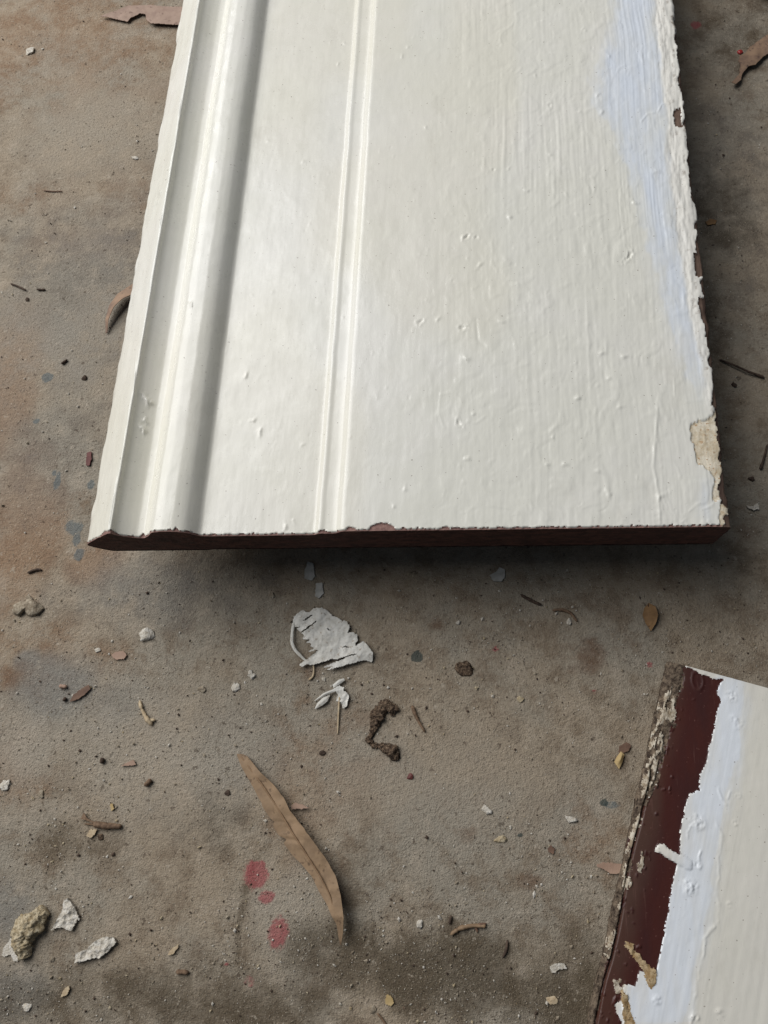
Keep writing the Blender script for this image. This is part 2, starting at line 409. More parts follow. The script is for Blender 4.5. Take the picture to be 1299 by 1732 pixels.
def build_board():
    root = empty('moulded_board', (0, 0.33, ZB), 'long cream-painted moulded timber board with chipped right edge, raised above the floor', 'board')
    xs = np.concatenate([np.arange(-0.177, -0.110, 0.0003), np.arange(-0.110, 0.090, 0.0006), np.arange(0.090, 0.1300, 0.0004), [0.130]])
    s = np.concatenate([np.arange(0, 0.012, 0.0004), np.arange(0.012, 0.385, 0.0008), np.linspace(0.39, 0.66, 40)])
    X, S = np.meshgrid(xs, s)
    def field(X, S, full=True):
        Y = y_end(X) + S
        wob = 0.00035 * fbm(Y * 55, 0 * Y + 3.3, 3, 13)
        h = prof(X + wob * smooth(0.0, .004, X + .177) * (X < -0.03) )
        W = 0.00055 * fbm(X * 900, Y * 900, 3, 31) + 0.0005 * fbm(X * 260, Y * 260, 2, 35)
        Wy = 0.0009 * fbm(X * 700, Y * 500, 3, 33)
        tan = np.zeros(X.shape, bool); tim = np.zeros(X.shape, bool)
        near = X > 0.085
        for p in TAN: tan |= inpoly(X + W, Y + Wy, p) & near
        for p in TIMB: tim |= inpoly(X + W, Y + Wy, p) & near
        tim &= ~tan
        edge_n = 0.1280 + 0.0020 * fbm(Y * 160, 0 * Y, 4, 57)
        tim |= (X > edge_n + 0.0008) & (Y < 0.42)
        # ragged paint lip along the sawn end
        lip = 0.0005 + 0.0030 * np.clip(fbm(X * 230, 0 * X + 1.5, 4, 61) - 0.10, 0, 1) + 0.0007 * np.clip(vn(X * 900, 0 * X, 63), 0, 1)
        l0 = at(624, 894, ZT)[0]; l1 = at(668, 894, ZT)[0]
        tt = np.clip((X - l0) / (l1 - l0), 0, 1)
        lip = lip + 0.0030 * np.sqrt(np.clip(1 - (2 * tt - 1) ** 2, 0, 1))
        l0 = at(585, 896, ZT)[0]; l1 = at(603, 896, ZT)[0]
        tt = np.clip((X - l0) / (l1 - l0), 0, 1)
        lip = lip + 0.0012 * np.sqrt(np.clip(1 - (2 * tt - 1) ** 2, 0, 1))
        chip = (S < lip) & ~tan & ~tim
        cat = np.where(tim, 2, np.where(tan, 1, np.where(chip, 3, 0)))
        return Y, h, cat, tan, tim, chip
    Y, h, cat, tan, tim, chip = field(X, S)
    pm = (cat == 0)
    # --- relief of the paint film
    strokes = smooth(-0.03, 0.04, X)
    mod = 0.35 + 0.65 * smooth(-0.2, 0.5, fbm(X * 18, Y * 9, 2, 77))
    Xs = X + 0.0012 * fbm(Y * 20, X * 10, 2, 79)
    h = h + 0.00012 * strokes * mod * fbm(Xs * 560, Y * 12, 3, 81) + 0.00009 * strokes * mod * fbm(Xs * 1100, Y * 26, 2, 83)
    rid = 1 - np.abs(fbm(Xs * 330, Y * 14, 3, 84)) * 2.2
    h = h + 0.00011 * strokes * mod * np.clip(rid, 0, 1) ** 2 + 0.000015 * fbm(Xs * 500, Y * 9, 2, 85)
    lump = fbm(X * 150 + 2 * fbm(X * 60, Y * 60, 2, 95), Y * 105, 3, 96)
    h = h + (0.25 + strokes) * 0.00011 * smooth(0.18, 0.55, lump) - (0.15 + strokes) * 0.00008 * smooth(0.2, 0.5, -lump)
    h = h + 0.00016 * fbm(X * 70, Y * 36, 3, 87) + 0.00009 * fbm(X * 230, Y * 120, 3, 89) * (0.45 + strokes)
    rail = (X < -0.1585)
    h = h + rail * (0.00045 * fbm(X * 200, Y * 70, 4, 91)) + np.exp(-((X + .1365) / .003) ** 2) * 0.00030 * fbm(X * 160, Y * 70, 3, 93)
    g = np.random.default_rng(4)
    nib = [(at(a, b, ZT if a > 300 else ZB + .021), r / 1000, z / 1000) for a, b, r, z in NIBS]
    for k in range(620):
        xx = g.uniform(-0.11, 0.125) if k < 200 else g.normal(0.055, 0.045)
        yy = g.uniform(0.11, 0.46)
        nib.append((np.array([xx, yy]), g.uniform(.3, .75) / 1000, g.choice([1, 1, 1, -.7]) * g.uniform(.06, .26) / 1000))
    for c, r, z in nib[:12]:
        if c[0] < -0.15 and abs(z) > .001: c[0] = -0.1515
    for c, r, z in nib:
        j0, j1 = np.searchsorted(xs, [c[0] - 3 * r, c[0] + 3 * r])
        if j1 <= j0: continue
        sl = (slice(None), slice(j0, j1))
        yy = Y[sl]; rows = np.where(np.abs(yy[:, 0] - c[1]) < 4 * r + .001)[0]
        if len(rows) == 0: continue
        sl = (slice(rows[0], rows[-1] + 1), slice(j0, j1))
        ang = np.arctan2(Y[sl] - c[1], X[sl] - c[0])
        d = np.hypot(X[sl] - c[0], (Y[sl] - c[1]) * 0.85) / r * (1 + 0.3 * np.sin(ang * 2 + c[0] * 9000) + .25 * np.sin(ang * 3 + c[1] * 7000)) * (1 + .5 * fbm(X[sl] * 900, Y[sl] * 900, 2, 98))
        bmp = np.where(z > 0, .8 * np.exp(-(d / .8) ** 2), np.exp(-(d / .8) ** 4) - 0.45 * np.exp(-((d - 1.15) / .3) ** 2))
        h[sl] += z * bmp
    # drip runs
    def run(pts, wid, hgt):
        q = [at(a, b, ZT) for a, b in pts]
        D = np.full(X.shape, 9.0)
        for a, b in zip(q[:-1], q[1:]):
            d = b - a; t = np.clip(((X - a[0]) * d[0] + (Y - a[1]) * d[1]) / (d @ d), 0, 1)
            D = np.minimum(D, np.hypot(X - a[0] - t * d[0], Y - a[1] - t * d[1]))
        return hgt * np.exp(-(D / wid) ** 2)
    h = h + run([(1112, 690), (1105, 790), (1113, 830), (1116, 885)], .0007, .00022) + run([(745, 665), (742, 700), (752, 725)], .0004, .00012) + run([(745, 668), (765, 663), (783, 680)], .0004, .00012) \
        + run([(790, 712), (805, 716), (820, 705)], .0004, .00015) + run([(1140, 640), (1141, 670), (1160, 680), (1195, 675)], .0003, .00013) + run([(805, 540), (808, 575), (820, 585)], .0006, -.0002) \
        + run([(1085, 205), (1095, 193), (1108, 190)], .0004, .0003) + run([(1112, 190), (1120, 176), (1132, 176)], .0004, .0003) + run([(229, 600), (228, 680)], .0005, .0004)
    # crumbly strip along the right edge
    crust = np.zeros(X.shape)
    Wc = 0.0016 * fbm(X * 300, Y * 120, 3, 101)
    for p in CRUST: crust = np.maximum(crust, softpoly(X + Wc, Y, p, 0.0012))
    crust *= (X > 0.08)
    h = h + crust * (0.00022 * fbm(X * 600, Y * 300, 3, 103) + 0.0006 * fbm(X * 330, Y * 55, 3, 105))
    blue = np.zeros(X.shape)
    for p in BLUE: blue = np.maximum(blue, softpoly(X + 2 * Wc, Y + 0.004 * fbm(X * 150, Y * 80, 3, 107), p, 0.0075, 7, 24))
    blue *= 0.72 + 0.35 * fbm(X * 120, Y * 40, 3, 109)
    dirt = np.clip(crust * smooth(.25, .6, fbm(X * 420, Y * 260, 3, 111)) * smooth(0.118, .129, X), 0, 1)
    dirt = np.maximum(dirt, 0.6 * np.exp(-((X + 0.1597 - 0.0035) / .0006) ** 2) * 0)
    h = h - np.where(tan, 0.00055, 0) - np.where(tim, 0.00095, 0) - np.where(chip, 0.0007, 0)
    h = h + np.where(tan, 0.00025 * fbm(X * 320, Y * 120, 3, 113), 0) + np.where(tim, .0002 * fbm(X * 600, Y * 60, 2, 115), 0)
    lipz = np.exp(-(S / 0.0009) ** 2) * 0.0003 * fbm(X * 800, Y * 0, 2, 117)
    h = h + lipz
    x_out = X + (X < -0.1755) * 0.0011 * fbm(Y * 60, 0 * Y + 2, 4, 118) + smooth(.124, .130, X) * (0.0009 + 0.0010 * fbm(Y * 150, 0 * Y, 4, 119))
    V = np.stack([x_out, Y - 0.33, h], -1).reshape(-1, 3)
    tint = np.stack([np.clip(blue, 0, 1), dirt, np.clip(crust, 0, 1), smooth(0.2, .5, fbm(X * 12, Y * 7, 2, 121))], -1).reshape(-1, 4)
    F = gridfaces(len(xs), len(s))
    Xc = (X[:-1, :-1] + X[1:, 1:]) / 2; Sc = (S[:-1, :-1] + S[1:, 1:]) / 2
    catf = field(Xc, Sc)[2]
    names = {0: ('paint_coat', M_paint, None), 1: ('bare_putty_patch', M_putty, 'tan putty bared where the cream paint broke off'),
             2: ('bare_timber_edge', M_bare, 'dark timber bared along the broken right edge'), 3: ('chipped_paint_lip', M_primer, 'reddish chips along the sawn near end')}
    for c in (1, 2, 3):
        for g_ in comps(catf == c):
            if len(g_) < (40 if c == 3 else 120): catf[g_[:, 0], g_[:, 1]] = 0
    for c, (nm, mt, lb) in names.items():
        for g_ in ([np.argwhere(catf == 0)] if c == 0 else comps(catf == c)):
            v, f_, a = sub(V, F[g_[:, 0], g_[:, 1]], {'tint': tint})
            o = link(nm, mesh_np(nm, v, f_, a if c == 0 else None), mt, root)
            if lb: o['label'] = lb
    # --- timber body: near end, sides, underside, far end
    top = h.reshape(X.shape)
    nr = 14
    t = np.linspace(0, 1, nr)
    xe = xs; he = top[0]; ub = under(xe)
    E = np.zeros((nr, len(xe), 3))
    for r in range(nr):
        z = he * (1 - t[r]) + ub * t[r]
        yy = y_end(xe) + 0.00030 * fbm(xe * 500, z * 900 + 5, 3, 131) * (0 if r == 0 else 1) + 0.0004 * (t[r] > 0.97)
        E[r] = np.stack([x_out[0], yy - 0.33, z], -1)
    Fe = gridfaces(len(xe), nr)[:, :, ::-1].reshape(-1, 4)
    link('sawn_end', mesh_np('sawn_end', E.reshape(-1, 3), Fe), M_end, root)['label'] = 'dark brown sawn end grain'
    # underside + sides
    cx = np.concatenate([[-0.177], np.linspace(-0.176, -0.112, 33), [0.1300]])
    sy = np.array([s[0], 0.1, 0.2, 0.3, 0.4, 0.5, s[-1]])
    XX, SS = np.meshgrid(cx, sy)
    B = np.stack([XX, y_end(XX) + SS - 0.33, under(XX)], -1).reshape(-1, 3)
    vb, fb = [B], [gridfaces(len(cx), len(sy))[:, :, ::-1].reshape(-1, 4)]
    off = len(B)
    for j, xx in ((0, -0.177), (len(xs) - 1, 0.130)):
        tp = np.stack([x_out[:, j], Y[:, j] - 0.33, top[:, j]], -1)
        bt = tp.copy(); bt[:, 2] = under(np.array([xx]))[0]; bt[:, 0] = xx
        n = len(tp); i = np.arange(n - 1)
        vb += [tp, bt]
        q = np.stack([off + i, off + i + 1, off + n + i + 1, off + n + i], -1)
        fb.append(q if j else q[:, ::-1]); off += 2 * n
    tp = np.stack([xs, Y[-1] - 0.33, top[-1]], -1); bt = tp.copy(); bt[:, 2] = under(xs)
    n = len(tp); i = np.arange(n - 1)
    vb += [tp, bt]; fb.append(np.stack([off + i, off + n + i, off + n + i + 1, off + i + 1], -1))
    link('timber_body', mesh_np('timber_body', np.concatenate(vb), np.concatenate(fb), smooth_shade=False), M_bare, root)
build_board()

# batten that keeps the board off the floor
def box_mesh(name, sx, sy, sz, bev=0.001):
    import bmesh
    bm = bmesh.new(); bmesh.ops.create_cube(bm, size=1)
    for v in bm.verts: v.co = (v.co.x * sx, v.co.y * sy, (v.co.z + .5) * sz)
    bmesh.ops.bevel(bm, geom=list(bm.edges), offset=bev, segments=2, affect='EDGES')
    me = bpy.data.meshes.new(name); bm.to_mesh(me); bm.free()
    return me
o = link('support_batten', box_mesh('support_batten', 0.22, 0.09, ZB - 0.0006), M_bare)
o.location = (-0.02, 0.43, 0.0003)
tag(o, 'short timber batten under the long moulded board, keeping it off the floor', 'batten')

# ------------------------------------------------------------------ second board, lying on the floor at the lower right
M_paint2 = paint_material('white paint over undercoat', lin(228, 223, 213), blue=lin(230, 235, 242))
def brown_material():
    m = NT('maroon gloss paint')
    t0, t1, t2, t3 = m.attr('tint')
    a = m.noise(60, 4, .6, stretch=(1, .3, 1))
    c = m.mix(m.ramp(a, .35, .65), lin(72, 35, 29), lin(60, 27, 24))
    c = m.mix(m.math('MULTIPLY', t1, m.ramp(a, .3, .6, .6, 1)), c, lin(88, 66, 54))
    c = m.mix(m.ramp(m.noise(700, 2, .6), 0.68, 0.74, 0, .6), c, lin(120, 84, 76))
    c = m.mix(m.ramp(m.noise(420, 4, .7, stretch=(1, .08, 1), off=(3, 0, 0)), 0.6, 0.72, 0, .35), c, lin(110, 78, 70))
    n = m.bump(m.noise(330, 3, .6), 0.25, 0.0004)
    return m.done(c, m.ramp(a, .3, .7, .38, .52), n, 0.4)
M_brown = brown_material()
M_weather = simple_material('weathered grey timber', lin(62, 50, 41), lin(130, 114, 96), 380, 0.85, 0.9, 0.0010, c3=lin(46, 36, 30))
M_flake = simple_material('old cream paint flakes', lin(150, 134, 112), lin(208, 198, 180), 420, 0.8, 0.7, 0.0007, c3=lin(104, 86, 68))
M_gouge = simple_material('tan gouged fibre', lin(150, 122, 84), lin(190, 168, 132), 350, 0.85, 0.7, 0.0006, c3=lin(108, 84, 58))

Z2 = 0.016
O2 = at(1130, 1118, Z2)
D2 = at(995, 1732, Z2) - O2; D2 /= np.linalg.norm(D2)
E2 = np.array([-D2[1], D2[0]])

def build_second_board():
    root = empty('painted_board', (float(O2[0]), float(O2[1]), 0), 'white-painted board with a maroon strip and flaking left edge, at the lower right', 'board')
    ts = np.concatenate([np.arange(0, 0.048, 0.0004), np.arange(0.048, 0.075, 0.0008), np.linspace(0.076, 0.150, 24)])
    ss = np.concatenate([np.arange(0, 0.172, 0.0005), np.linspace(0.174, 0.25, 20)])
    T, S = np.meshgrid(ts, ss)
    def xy(T, S):
        s2 = S - 0.038 * T + (S < .004) * 0
        return O2[0] + s2 * D2[0] + T * E2[0], O2[1] + s2 * D2[1] + T * E2[1]
    Q = lambda pts: [tuple(at(a, b, Z2)) for a, b in pts]
    Z3 = lambda pts: Q([(980 + a / 4.07, 1360 + b / 4.07) for a, b in pts])
    Z4 = lambda pts: Q([(1040 + a / 5.02, 1100 + b / 5.02) for a, b in pts])
    bw = [(1228, 1147), (1216, 1160), (1213, 1172), (1219, 1186), (1212, 1205), (1210, 1225), (1205, 1245), (1198, 1270), (1195, 1290), (1186, 1306), (1184, 1325), (1183, 1338), (1166, 1343), (1160, 1362), (1152, 1395),
          (1150, 1430), (1144, 1465), (1136, 1505), (1130, 1545), (1121, 1590), (1112, 1630), (1108, 1652), (1090, 1645), (1080, 1640), (1076, 1668), (1062, 1664), (1055, 1668), (1052, 1690), (1040, 1700), (1046, 1718), (1052, 1732), (1048, 1800)]
    WHITE = Q(bw + [(1100, 2000), (1900, 2000), (1900, 1100), (1300, 1000)])
    RIM = Q([(1156, 1128), (1168, 1130), (1180, 1137), (1186, 1142), (1195, 1142), (1206, 1149), (1220, 1148), (1231, 1153), (1240, 1120), (1160, 1095)])
    DRIP = Z3([(525, 300), (540, 275), (585, 275), (610, 305), (690, 350), (760, 390), (740, 440), (670, 410), (590, 365), (555, 335), (530, 335), (515, 322)])
    WEATH = Q([(1150, 1080), (1158, 1121), (1156, 1150), (1146, 1180), (1143, 1225), (1126, 1260), (1117, 1300), (1106, 1340), (1091, 1362), (1079, 1402), (1071, 1441), (1061, 1493), (1054, 1532), (1041, 1576), (1033, 1620), (1017, 1647), (1004, 1716),
               (990, 1800), (700, 1800), (900, 1080)])
    FL = [Q([(1130, 1168), (1138, 1175), (1143, 1190), (1144, 1212), (1131, 1228), (1126, 1215), (1116, 1200), (1114, 1185)]),
          Z4([(320, 690), (380, 680), (415, 720), (400, 770), (340, 780), (330, 840), (290, 850), (285, 760)]), Z4([(425, 810), (455, 810), (460, 850), (440, 885), (425, 870)]),
          Z4([(300, 900), (370, 930), (345, 1000), (330, 1100), (290, 1180), (260, 1260), (230, 1290), (240, 1190), (280, 1080)]), Z4([(340, 1100), (365, 1095), (370, 1130), (345, 1135)]),
          Z3([(430, 320), (475, 325), (490, 370), (465, 440), (440, 480), (400, 465), (395, 420), (420, 370)]), Z3([(310, 500), (350, 495), (362, 540), (335, 590), (300, 575), (290, 530)]),
          Z3([(290, 650), (320, 648), (300, 720), (275, 745), (265, 700)]), Z3([(245, 810), (270, 830), (255, 905), (235, 900)]), Z3([(175, 1040), (210, 1030), (220, 1080), (165, 1090)]),
          Z3([(385, 100), (420, 60), (430, 140), (395, 190), (375, 290), (355, 320), (360, 220)]), Z3([(150, 1150), (180, 1180), (160, 1190)]), Z3([(75, 1430), (100, 1450), (95, 1510), (65, 1510)]),
          Z3([(225, 1210), (290, 1205), (300, 1250), (380, 1245), (385, 1290), (330, 1310), (290, 1290), (250, 1300)]), Z3([(250, 1310), (290, 1330), (290, 1400), (260, 1410), (232, 1385)]), Z3([(275, 1440), (310, 1450), (320, 1520), (270, 1500)])]
    GO = [Z3([(320, 950), (370, 960), (375, 1000), (430, 1060), (480, 1110), (528, 1150), (520, 1230), (490, 1280), (460, 1220), (430, 1130), (370, 1050), (345, 1000), (318, 990)]),
          Z3([(285, 1270), (330, 1310), (350, 1420), (385, 1515), (400, 1600), (300, 1600), (300, 1450), (290, 1350)])]
    def cats(T, S):
        X, Y = xy(T, S)
        W = 0.0005 * fbm(X * 900, Y * 900, 3, 201) + .0004 * fbm(X * 300, Y * 300, 2, 203); W2 = .0008 * fbm(X * 700, Y * 700, 3, 205)
        wh = inpoly(X + W, Y + W2, WHITE) | inpoly(X + W * .5, Y + W2 * .5, RIM) | inpoly(X, Y, DRIP)
        c = np.where(wh, 0, 1)
        c = np.where(inpoly(X + W * 2.5, Y + W2, WEATH) | (T < .0022 + .002 * fbm(S * 90, 0 * S, 3, 206)), 2, c)
        fl = np.zeros(X.shape, bool)
        for p in FL: fl |= inpoly(X + W, Y + W2, p)
        fl |= (c == 2) & (fbm(T * 620, S * 170, 4, 207) > 0.14)
        fl &= ~((T < .012) & (fbm(T * 800, S * 240, 3, 208) > 0.16))
        fl |= (c == 1) & (T < .016) & (fbm(X * 420, Y * 420, 3, 209) > 0.60)
        c = np.where(fl & (c != 0), 3, c)
        for p in GO: c = np.where(inpoly(X + W, Y + W2, p), 4, c)
        return X, Y, c
    X, Y, c = cats(T, S)
    h = np.full(X.shape, Z2)
    h -= 0.0024 * (1 - smooth(-0.001, 0.0038, T)) ** 1.5
    h += np.where(c == 0, .00035, 0) + np.where(c == 3, .00035, 0) - np.where(c == 2, .0003, 0)
    h += (c == 0) * (0.00008 * fbm(T * 500, S * 14, 3, 211) + 0.00012 * fbm(T * 70, S * 50, 3, 213) + .00006 * fbm(T * 300, S * 200, 2, 215))
    h += (c == 2) * (0.0007 * fbm(X * 420, Y * 300, 3, 217)) + (c == 3) * 0.0004 * fbm(X * 420, Y * 300, 3, 219)
    h += (c == 4) * (0.0006 + 0.0007 * fbm(X * 500, Y * 300, 3, 221))
    # long crack just inside the flaking edge
    crk = 0.0030 + 0.0010 * fbm(S * 40, 0 * S, 2, 223) - 0.012 * smooth(0.06, 0.0, S)
    h -= 0.0022 * np.exp(-((T - crk) / 0.00045) ** 2) * (S > .05)
    def dist(pts):
        q = [at(a, b, Z2) for a, b in pts]; Dm = np.full(X.shape, 9.)
        Xw = X + .0011 * fbm(X * 260, Y * 260, 3, 251); Yw = Y + .0008 * fbm(X * 260, Y * 260, 3, 253)
        for a, b in zip(q[:-1], q[1:]):
            d = b - a; t = np.clip(((Xw - a[0]) * d[0] + (Yw - a[1]) * d[1]) / (d @ d), 0, 1)
            Dm = np.minimum(Dm, np.hypot(Xw - a[0] - t * d[0], Yw - a[1] - t * d[1]))
        return Dm
    h += 0.0007 * np.sqrt(np.clip(1 - (dist([(1119, 1434), (1128, 1442), (1150, 1453), (1163, 1460)]) / .0026) ** 2, 0, 1)) * (c == 0)
    for pts, w, z in (([(1206, 1568), (1191, 1584), (1188, 1625), (1180, 1660), (1174, 1690), (1168, 1732)], .0007, .0007), ([(1212, 1390), (1222, 1410), (1216, 1450), (1214, 1500)], .0006, .0004), ([(1213, 1332), (1222, 1352), (1228, 1362)], .0006, .0006),
                      ([(1235, 1340), (1232, 1350)], .0006, .0005), ([(1184, 1440), (1184, 1455)], .0005, .0008), ([(1166, 1395), (1160, 1405), (1163, 1418)], .0004, .0005), ([(1160, 1525), (1156, 1550)], .0006, .0003),
                      ([(1212, 1510), (1214, 1530), (1213, 1560)], .0006, .0004)):
        h += 0.5 * z * np.exp(-(dist(pts) / w) ** 2) * (c == 0) * (0.35 + 0.65 * smooth(-.4, .4, fbm(X * 200, Y * 200, 2, 255)))
    for px, py, r, z in ((1180, 1390, 3.4, .9), (1237, 1178, 2.6, 1.0), (1166, 1500, 3.6, 1.0), (1179, 1464, 1.8, 1.2), (1110, 1690, 2, .7), (1248, 1345, 1.4, .7), (1217, 1712, 1.6, .8), (1243, 1392, 1.2, .6), (1176, 1720, 1.6, .7),
                         (1233, 1530, 1.4, .4), (1250, 1225, 3, .3), (1240, 1215, 2, .3)):
        q = at(px, py, Z2); d = np.hypot(X - q[0], Y - q[1]) / (r / 1000)
        h += .6 * z / 1000 * np.exp(-d ** 4) * (0.5 + 1.3 * fbm(X * 700, Y * 700, 3, 225)) * (c == 0)
    q = at(1180, 1151, Z2); d = np.hypot(X - q[0], (Y - q[1]) * .6) / .0026
    h += .0003 * np.exp(-((d - 1) / .2) ** 2) * (c == 1)
    V = np.stack([X - O2[0], Y - O2[1], h], -1).reshape(-1, 3)
    BL = Q(bw[:25] + [(1078, 1670), (1050, 1740), (1166, 1740), (1172, 1690), (1186, 1640), (1202, 1570), (1222, 1440), (1245, 1340), (1262, 1260), (1270, 1160), (1262, 1140)])
    blue = softpoly(X + .003 * fbm(X * 120, Y * 60, 3, 227), Y, BL, .005, 9, 15) * (0.85 + .3 * fbm(X * 200, Y * 60, 2, 229))
    fade = 0.6 * smooth(0.0145, 0.004, T + .003 * fbm(X * 90, Y * 40, 3, 231))
    tint = np.stack([np.clip(blue, 0, 1), np.where(c == 1, fade, 0), 0 * T, smooth(.2, .6, fbm(X * 20, Y * 12, 2, 233)) * .3], -1).reshape(-1, 4)
    F = gridfaces(len(ts), len(ss))[:, :, ::-1]
    cf = cats((T[:-1, :-1] + T[1:, 1:]) / 2, (S[:-1, :-1] + S[1:, 1:]) / 2)[2]
    # tiny scraps join what lies round them
    for k, into in ((3, None), (0, 1), (1, 0), (2, 1), (4, 0)):
        for g in comps(cf == k):
            if len(g) < (24 if k == 3 else 60):
                tgt = into if into is not None else (2 if ts[int(g[:, 1].mean())] < .008 else 1)
                cf[g[:, 0], g[:, 1]] = tgt
    spec = {0: ('paint_coat', M_paint2, 'white and blue-white paint film'), 1: ('maroon_strip', M_brown, 'bare strip of dark maroon gloss paint'), 2: ('weathered_edge', M_weather, 'weathered crumbling timber edge'),
            3: ('paint_flake', M_flake, None), 4: ('gouged_fibre', M_gouge, None)}
    for k, (nm, mt, lb) in spec.items():
        groups = comps(cf == k)
        for g in groups:
            if len(g) == 0: continue
            v, f_, a = sub(V, F[g[:, 0], g[:, 1]], {'tint': tint})
            o = link(nm, mesh_np(nm, v, f_, a if k in (0, 1) else None), mt, root)
            if lb: o['label'] = lb
    # splintered left side
    nr = 16
    z01 = np.linspace(0, 1, nr)
    R = np.zeros((nr, len(ss), 3))
    for r in range(nr):
        z = h[:, 0] * (1 - z01[r]) + 0.0002 * z01[r]
        out = (0.0009 * fbm(ss * 60, z * 500, 3, 241) + .0006 * fbm(ss * 300, z * 900, 3, 243) - .0012 * np.exp(-((z - .009 - .002 * vn(ss * 30, 0 * ss, 245)) / .0011) ** 2)) * (0 if r == 0 else 1) - 0.0030 * z01[r]
        R[r] = np.stack([X[:, 0] - O2[0] - out * E2[0], Y[:, 0] - O2[1] - out * E2[1], z], -1)
    link('splintered_side', mesh_np('splintered_side', R.reshape(-1, 3), gridfaces(len(ss), nr).reshape(-1, 4)), M_weather, root)
    # near end (away from viewer), far side, underside
    vb, fb, off = [], [], 0
    for col, rev in ((np.stack([X[0] - O2[0], Y[0] - O2[1], h[0]], -1), True), (np.stack([X[:, -1] - O2[0], Y[:, -1] - O2[1], h[:, -1]], -1), True), (np.stack([X[-1] - O2[0], Y[-1] - O2[1], h[-1]], -1), False)):
        bt = col.copy(); bt[:, 2] = .0002; n = len(col)
        if rev and n == len(ts): bt[:, :2] += (np.clip(1 - ts / .01, 0, 1) * .0032)[:, None] * E2 + D2 * .0008; i = np.arange(n - 1)
        vb += [col, bt]; q = np.stack([off + i, off + i + 1, off + n + i + 1, off + n + i], -1); fb.append(q[:, ::-1] if rev else q); off += 2 * n
    link('timber_body', mesh_np('timber_body', np.concatenate(vb), np.concatenate(fb), smooth_shade=False), M_bare, root)
build_second_board()

# ------------------------------------------------------------------ litter on the floor
def leafmat(name, a, b, c3=None): return simple_material(name, a, b, 130, 0.7, 0.45, 0.0005, 0.35, c3=c3)
M_leaf = leafmat('dry brown leaf', lin(132, 109, 85), lin(152, 126, 98), lin(112, 91, 70))
M_leafdark = leafmat('dark leaf rib', lin(120, 94, 70), lin(144, 116, 88))
M_pinkleaf = leafmat('dry pinkish leaf', lin(146, 122, 108), lin(162, 138, 122), lin(124, 100, 88))
M_pinkbit = leafmat('pink leaf scrap', lin(158, 130, 112), lin(174, 146, 126))
M_tanleaf = leafmat('ochre leaf', lin(124, 94, 62), lin(152, 118, 80), lin(92, 68, 46))
M_greyleaf = leafmat('mottled grey brown leaf', lin(128, 104, 88), lin(158, 130, 106), lin(92, 74, 66))
M_yellow = leafmat('straw yellow husk', lin(176, 150, 102), lin(196, 172, 126))
M_redleaf = leafmat('rust red scrap', lin(102, 78, 64), lin(124, 97, 79))
M_twig = simple_material('brown twig', lin(98, 78, 62), lin(136, 112, 90), 500, 0.85, 0.6, 0.0004, stretch=(1, 1, 1))
M_dark = simple_material('dark twig', lin(62, 50, 42), lin(92, 76, 64), 500, 0.85, 0.6, 0.0004)
M_straw = simple_material('pale straw', lin(176, 154, 124), lin(198, 180, 150), 500, 0.8, 0.4, 0.0003)
M_scrap = simple_material('peeled white paint', lin(196, 192, 182), lin(222, 219, 211), 200, 0.6, 0.4, 0.0004, c3=lin(178, 168, 154), lo=.3, hi=.7)
M_plaster = simple_material('tan plaster', lin(168, 150, 118), lin(206, 192, 164), 420, 0.95, 1.0, 0.0012, c3=lin(120, 100, 74))
M_plasterw = simple_material('white plaster', lin(196, 187, 171), lin(222, 216, 205), 480, 0.95, 1.0, 0.0009, c3=lin(170, 158, 142))
M_stone = simple_material('grey cement crumb', lin(132, 118, 100), lin(176, 164, 144), 500, 0.95, 0.9, 0.0009)
M_bark = simple_material('dark crusty bark', lin(54, 40, 32), lin(134, 112, 91), 700, 0.9, 1.0, 0.0015, c3=lin(176, 156, 132))
M_darkred = simple_material('dark red chip', lin(92, 50, 46), lin(110, 64, 58), 400, 0.6, 0.4, 0.0004)
M_greyfl = simple_material('grey paint flake', lin(168, 166, 158), lin(190, 188, 182), 300, 0.7, 0.5, 0.0004)
def bead_material():
    m = NT('glossy red'); return m.done(lin(176, 62, 60), 0.15, None, 0.6)
M_bead = bead_material()

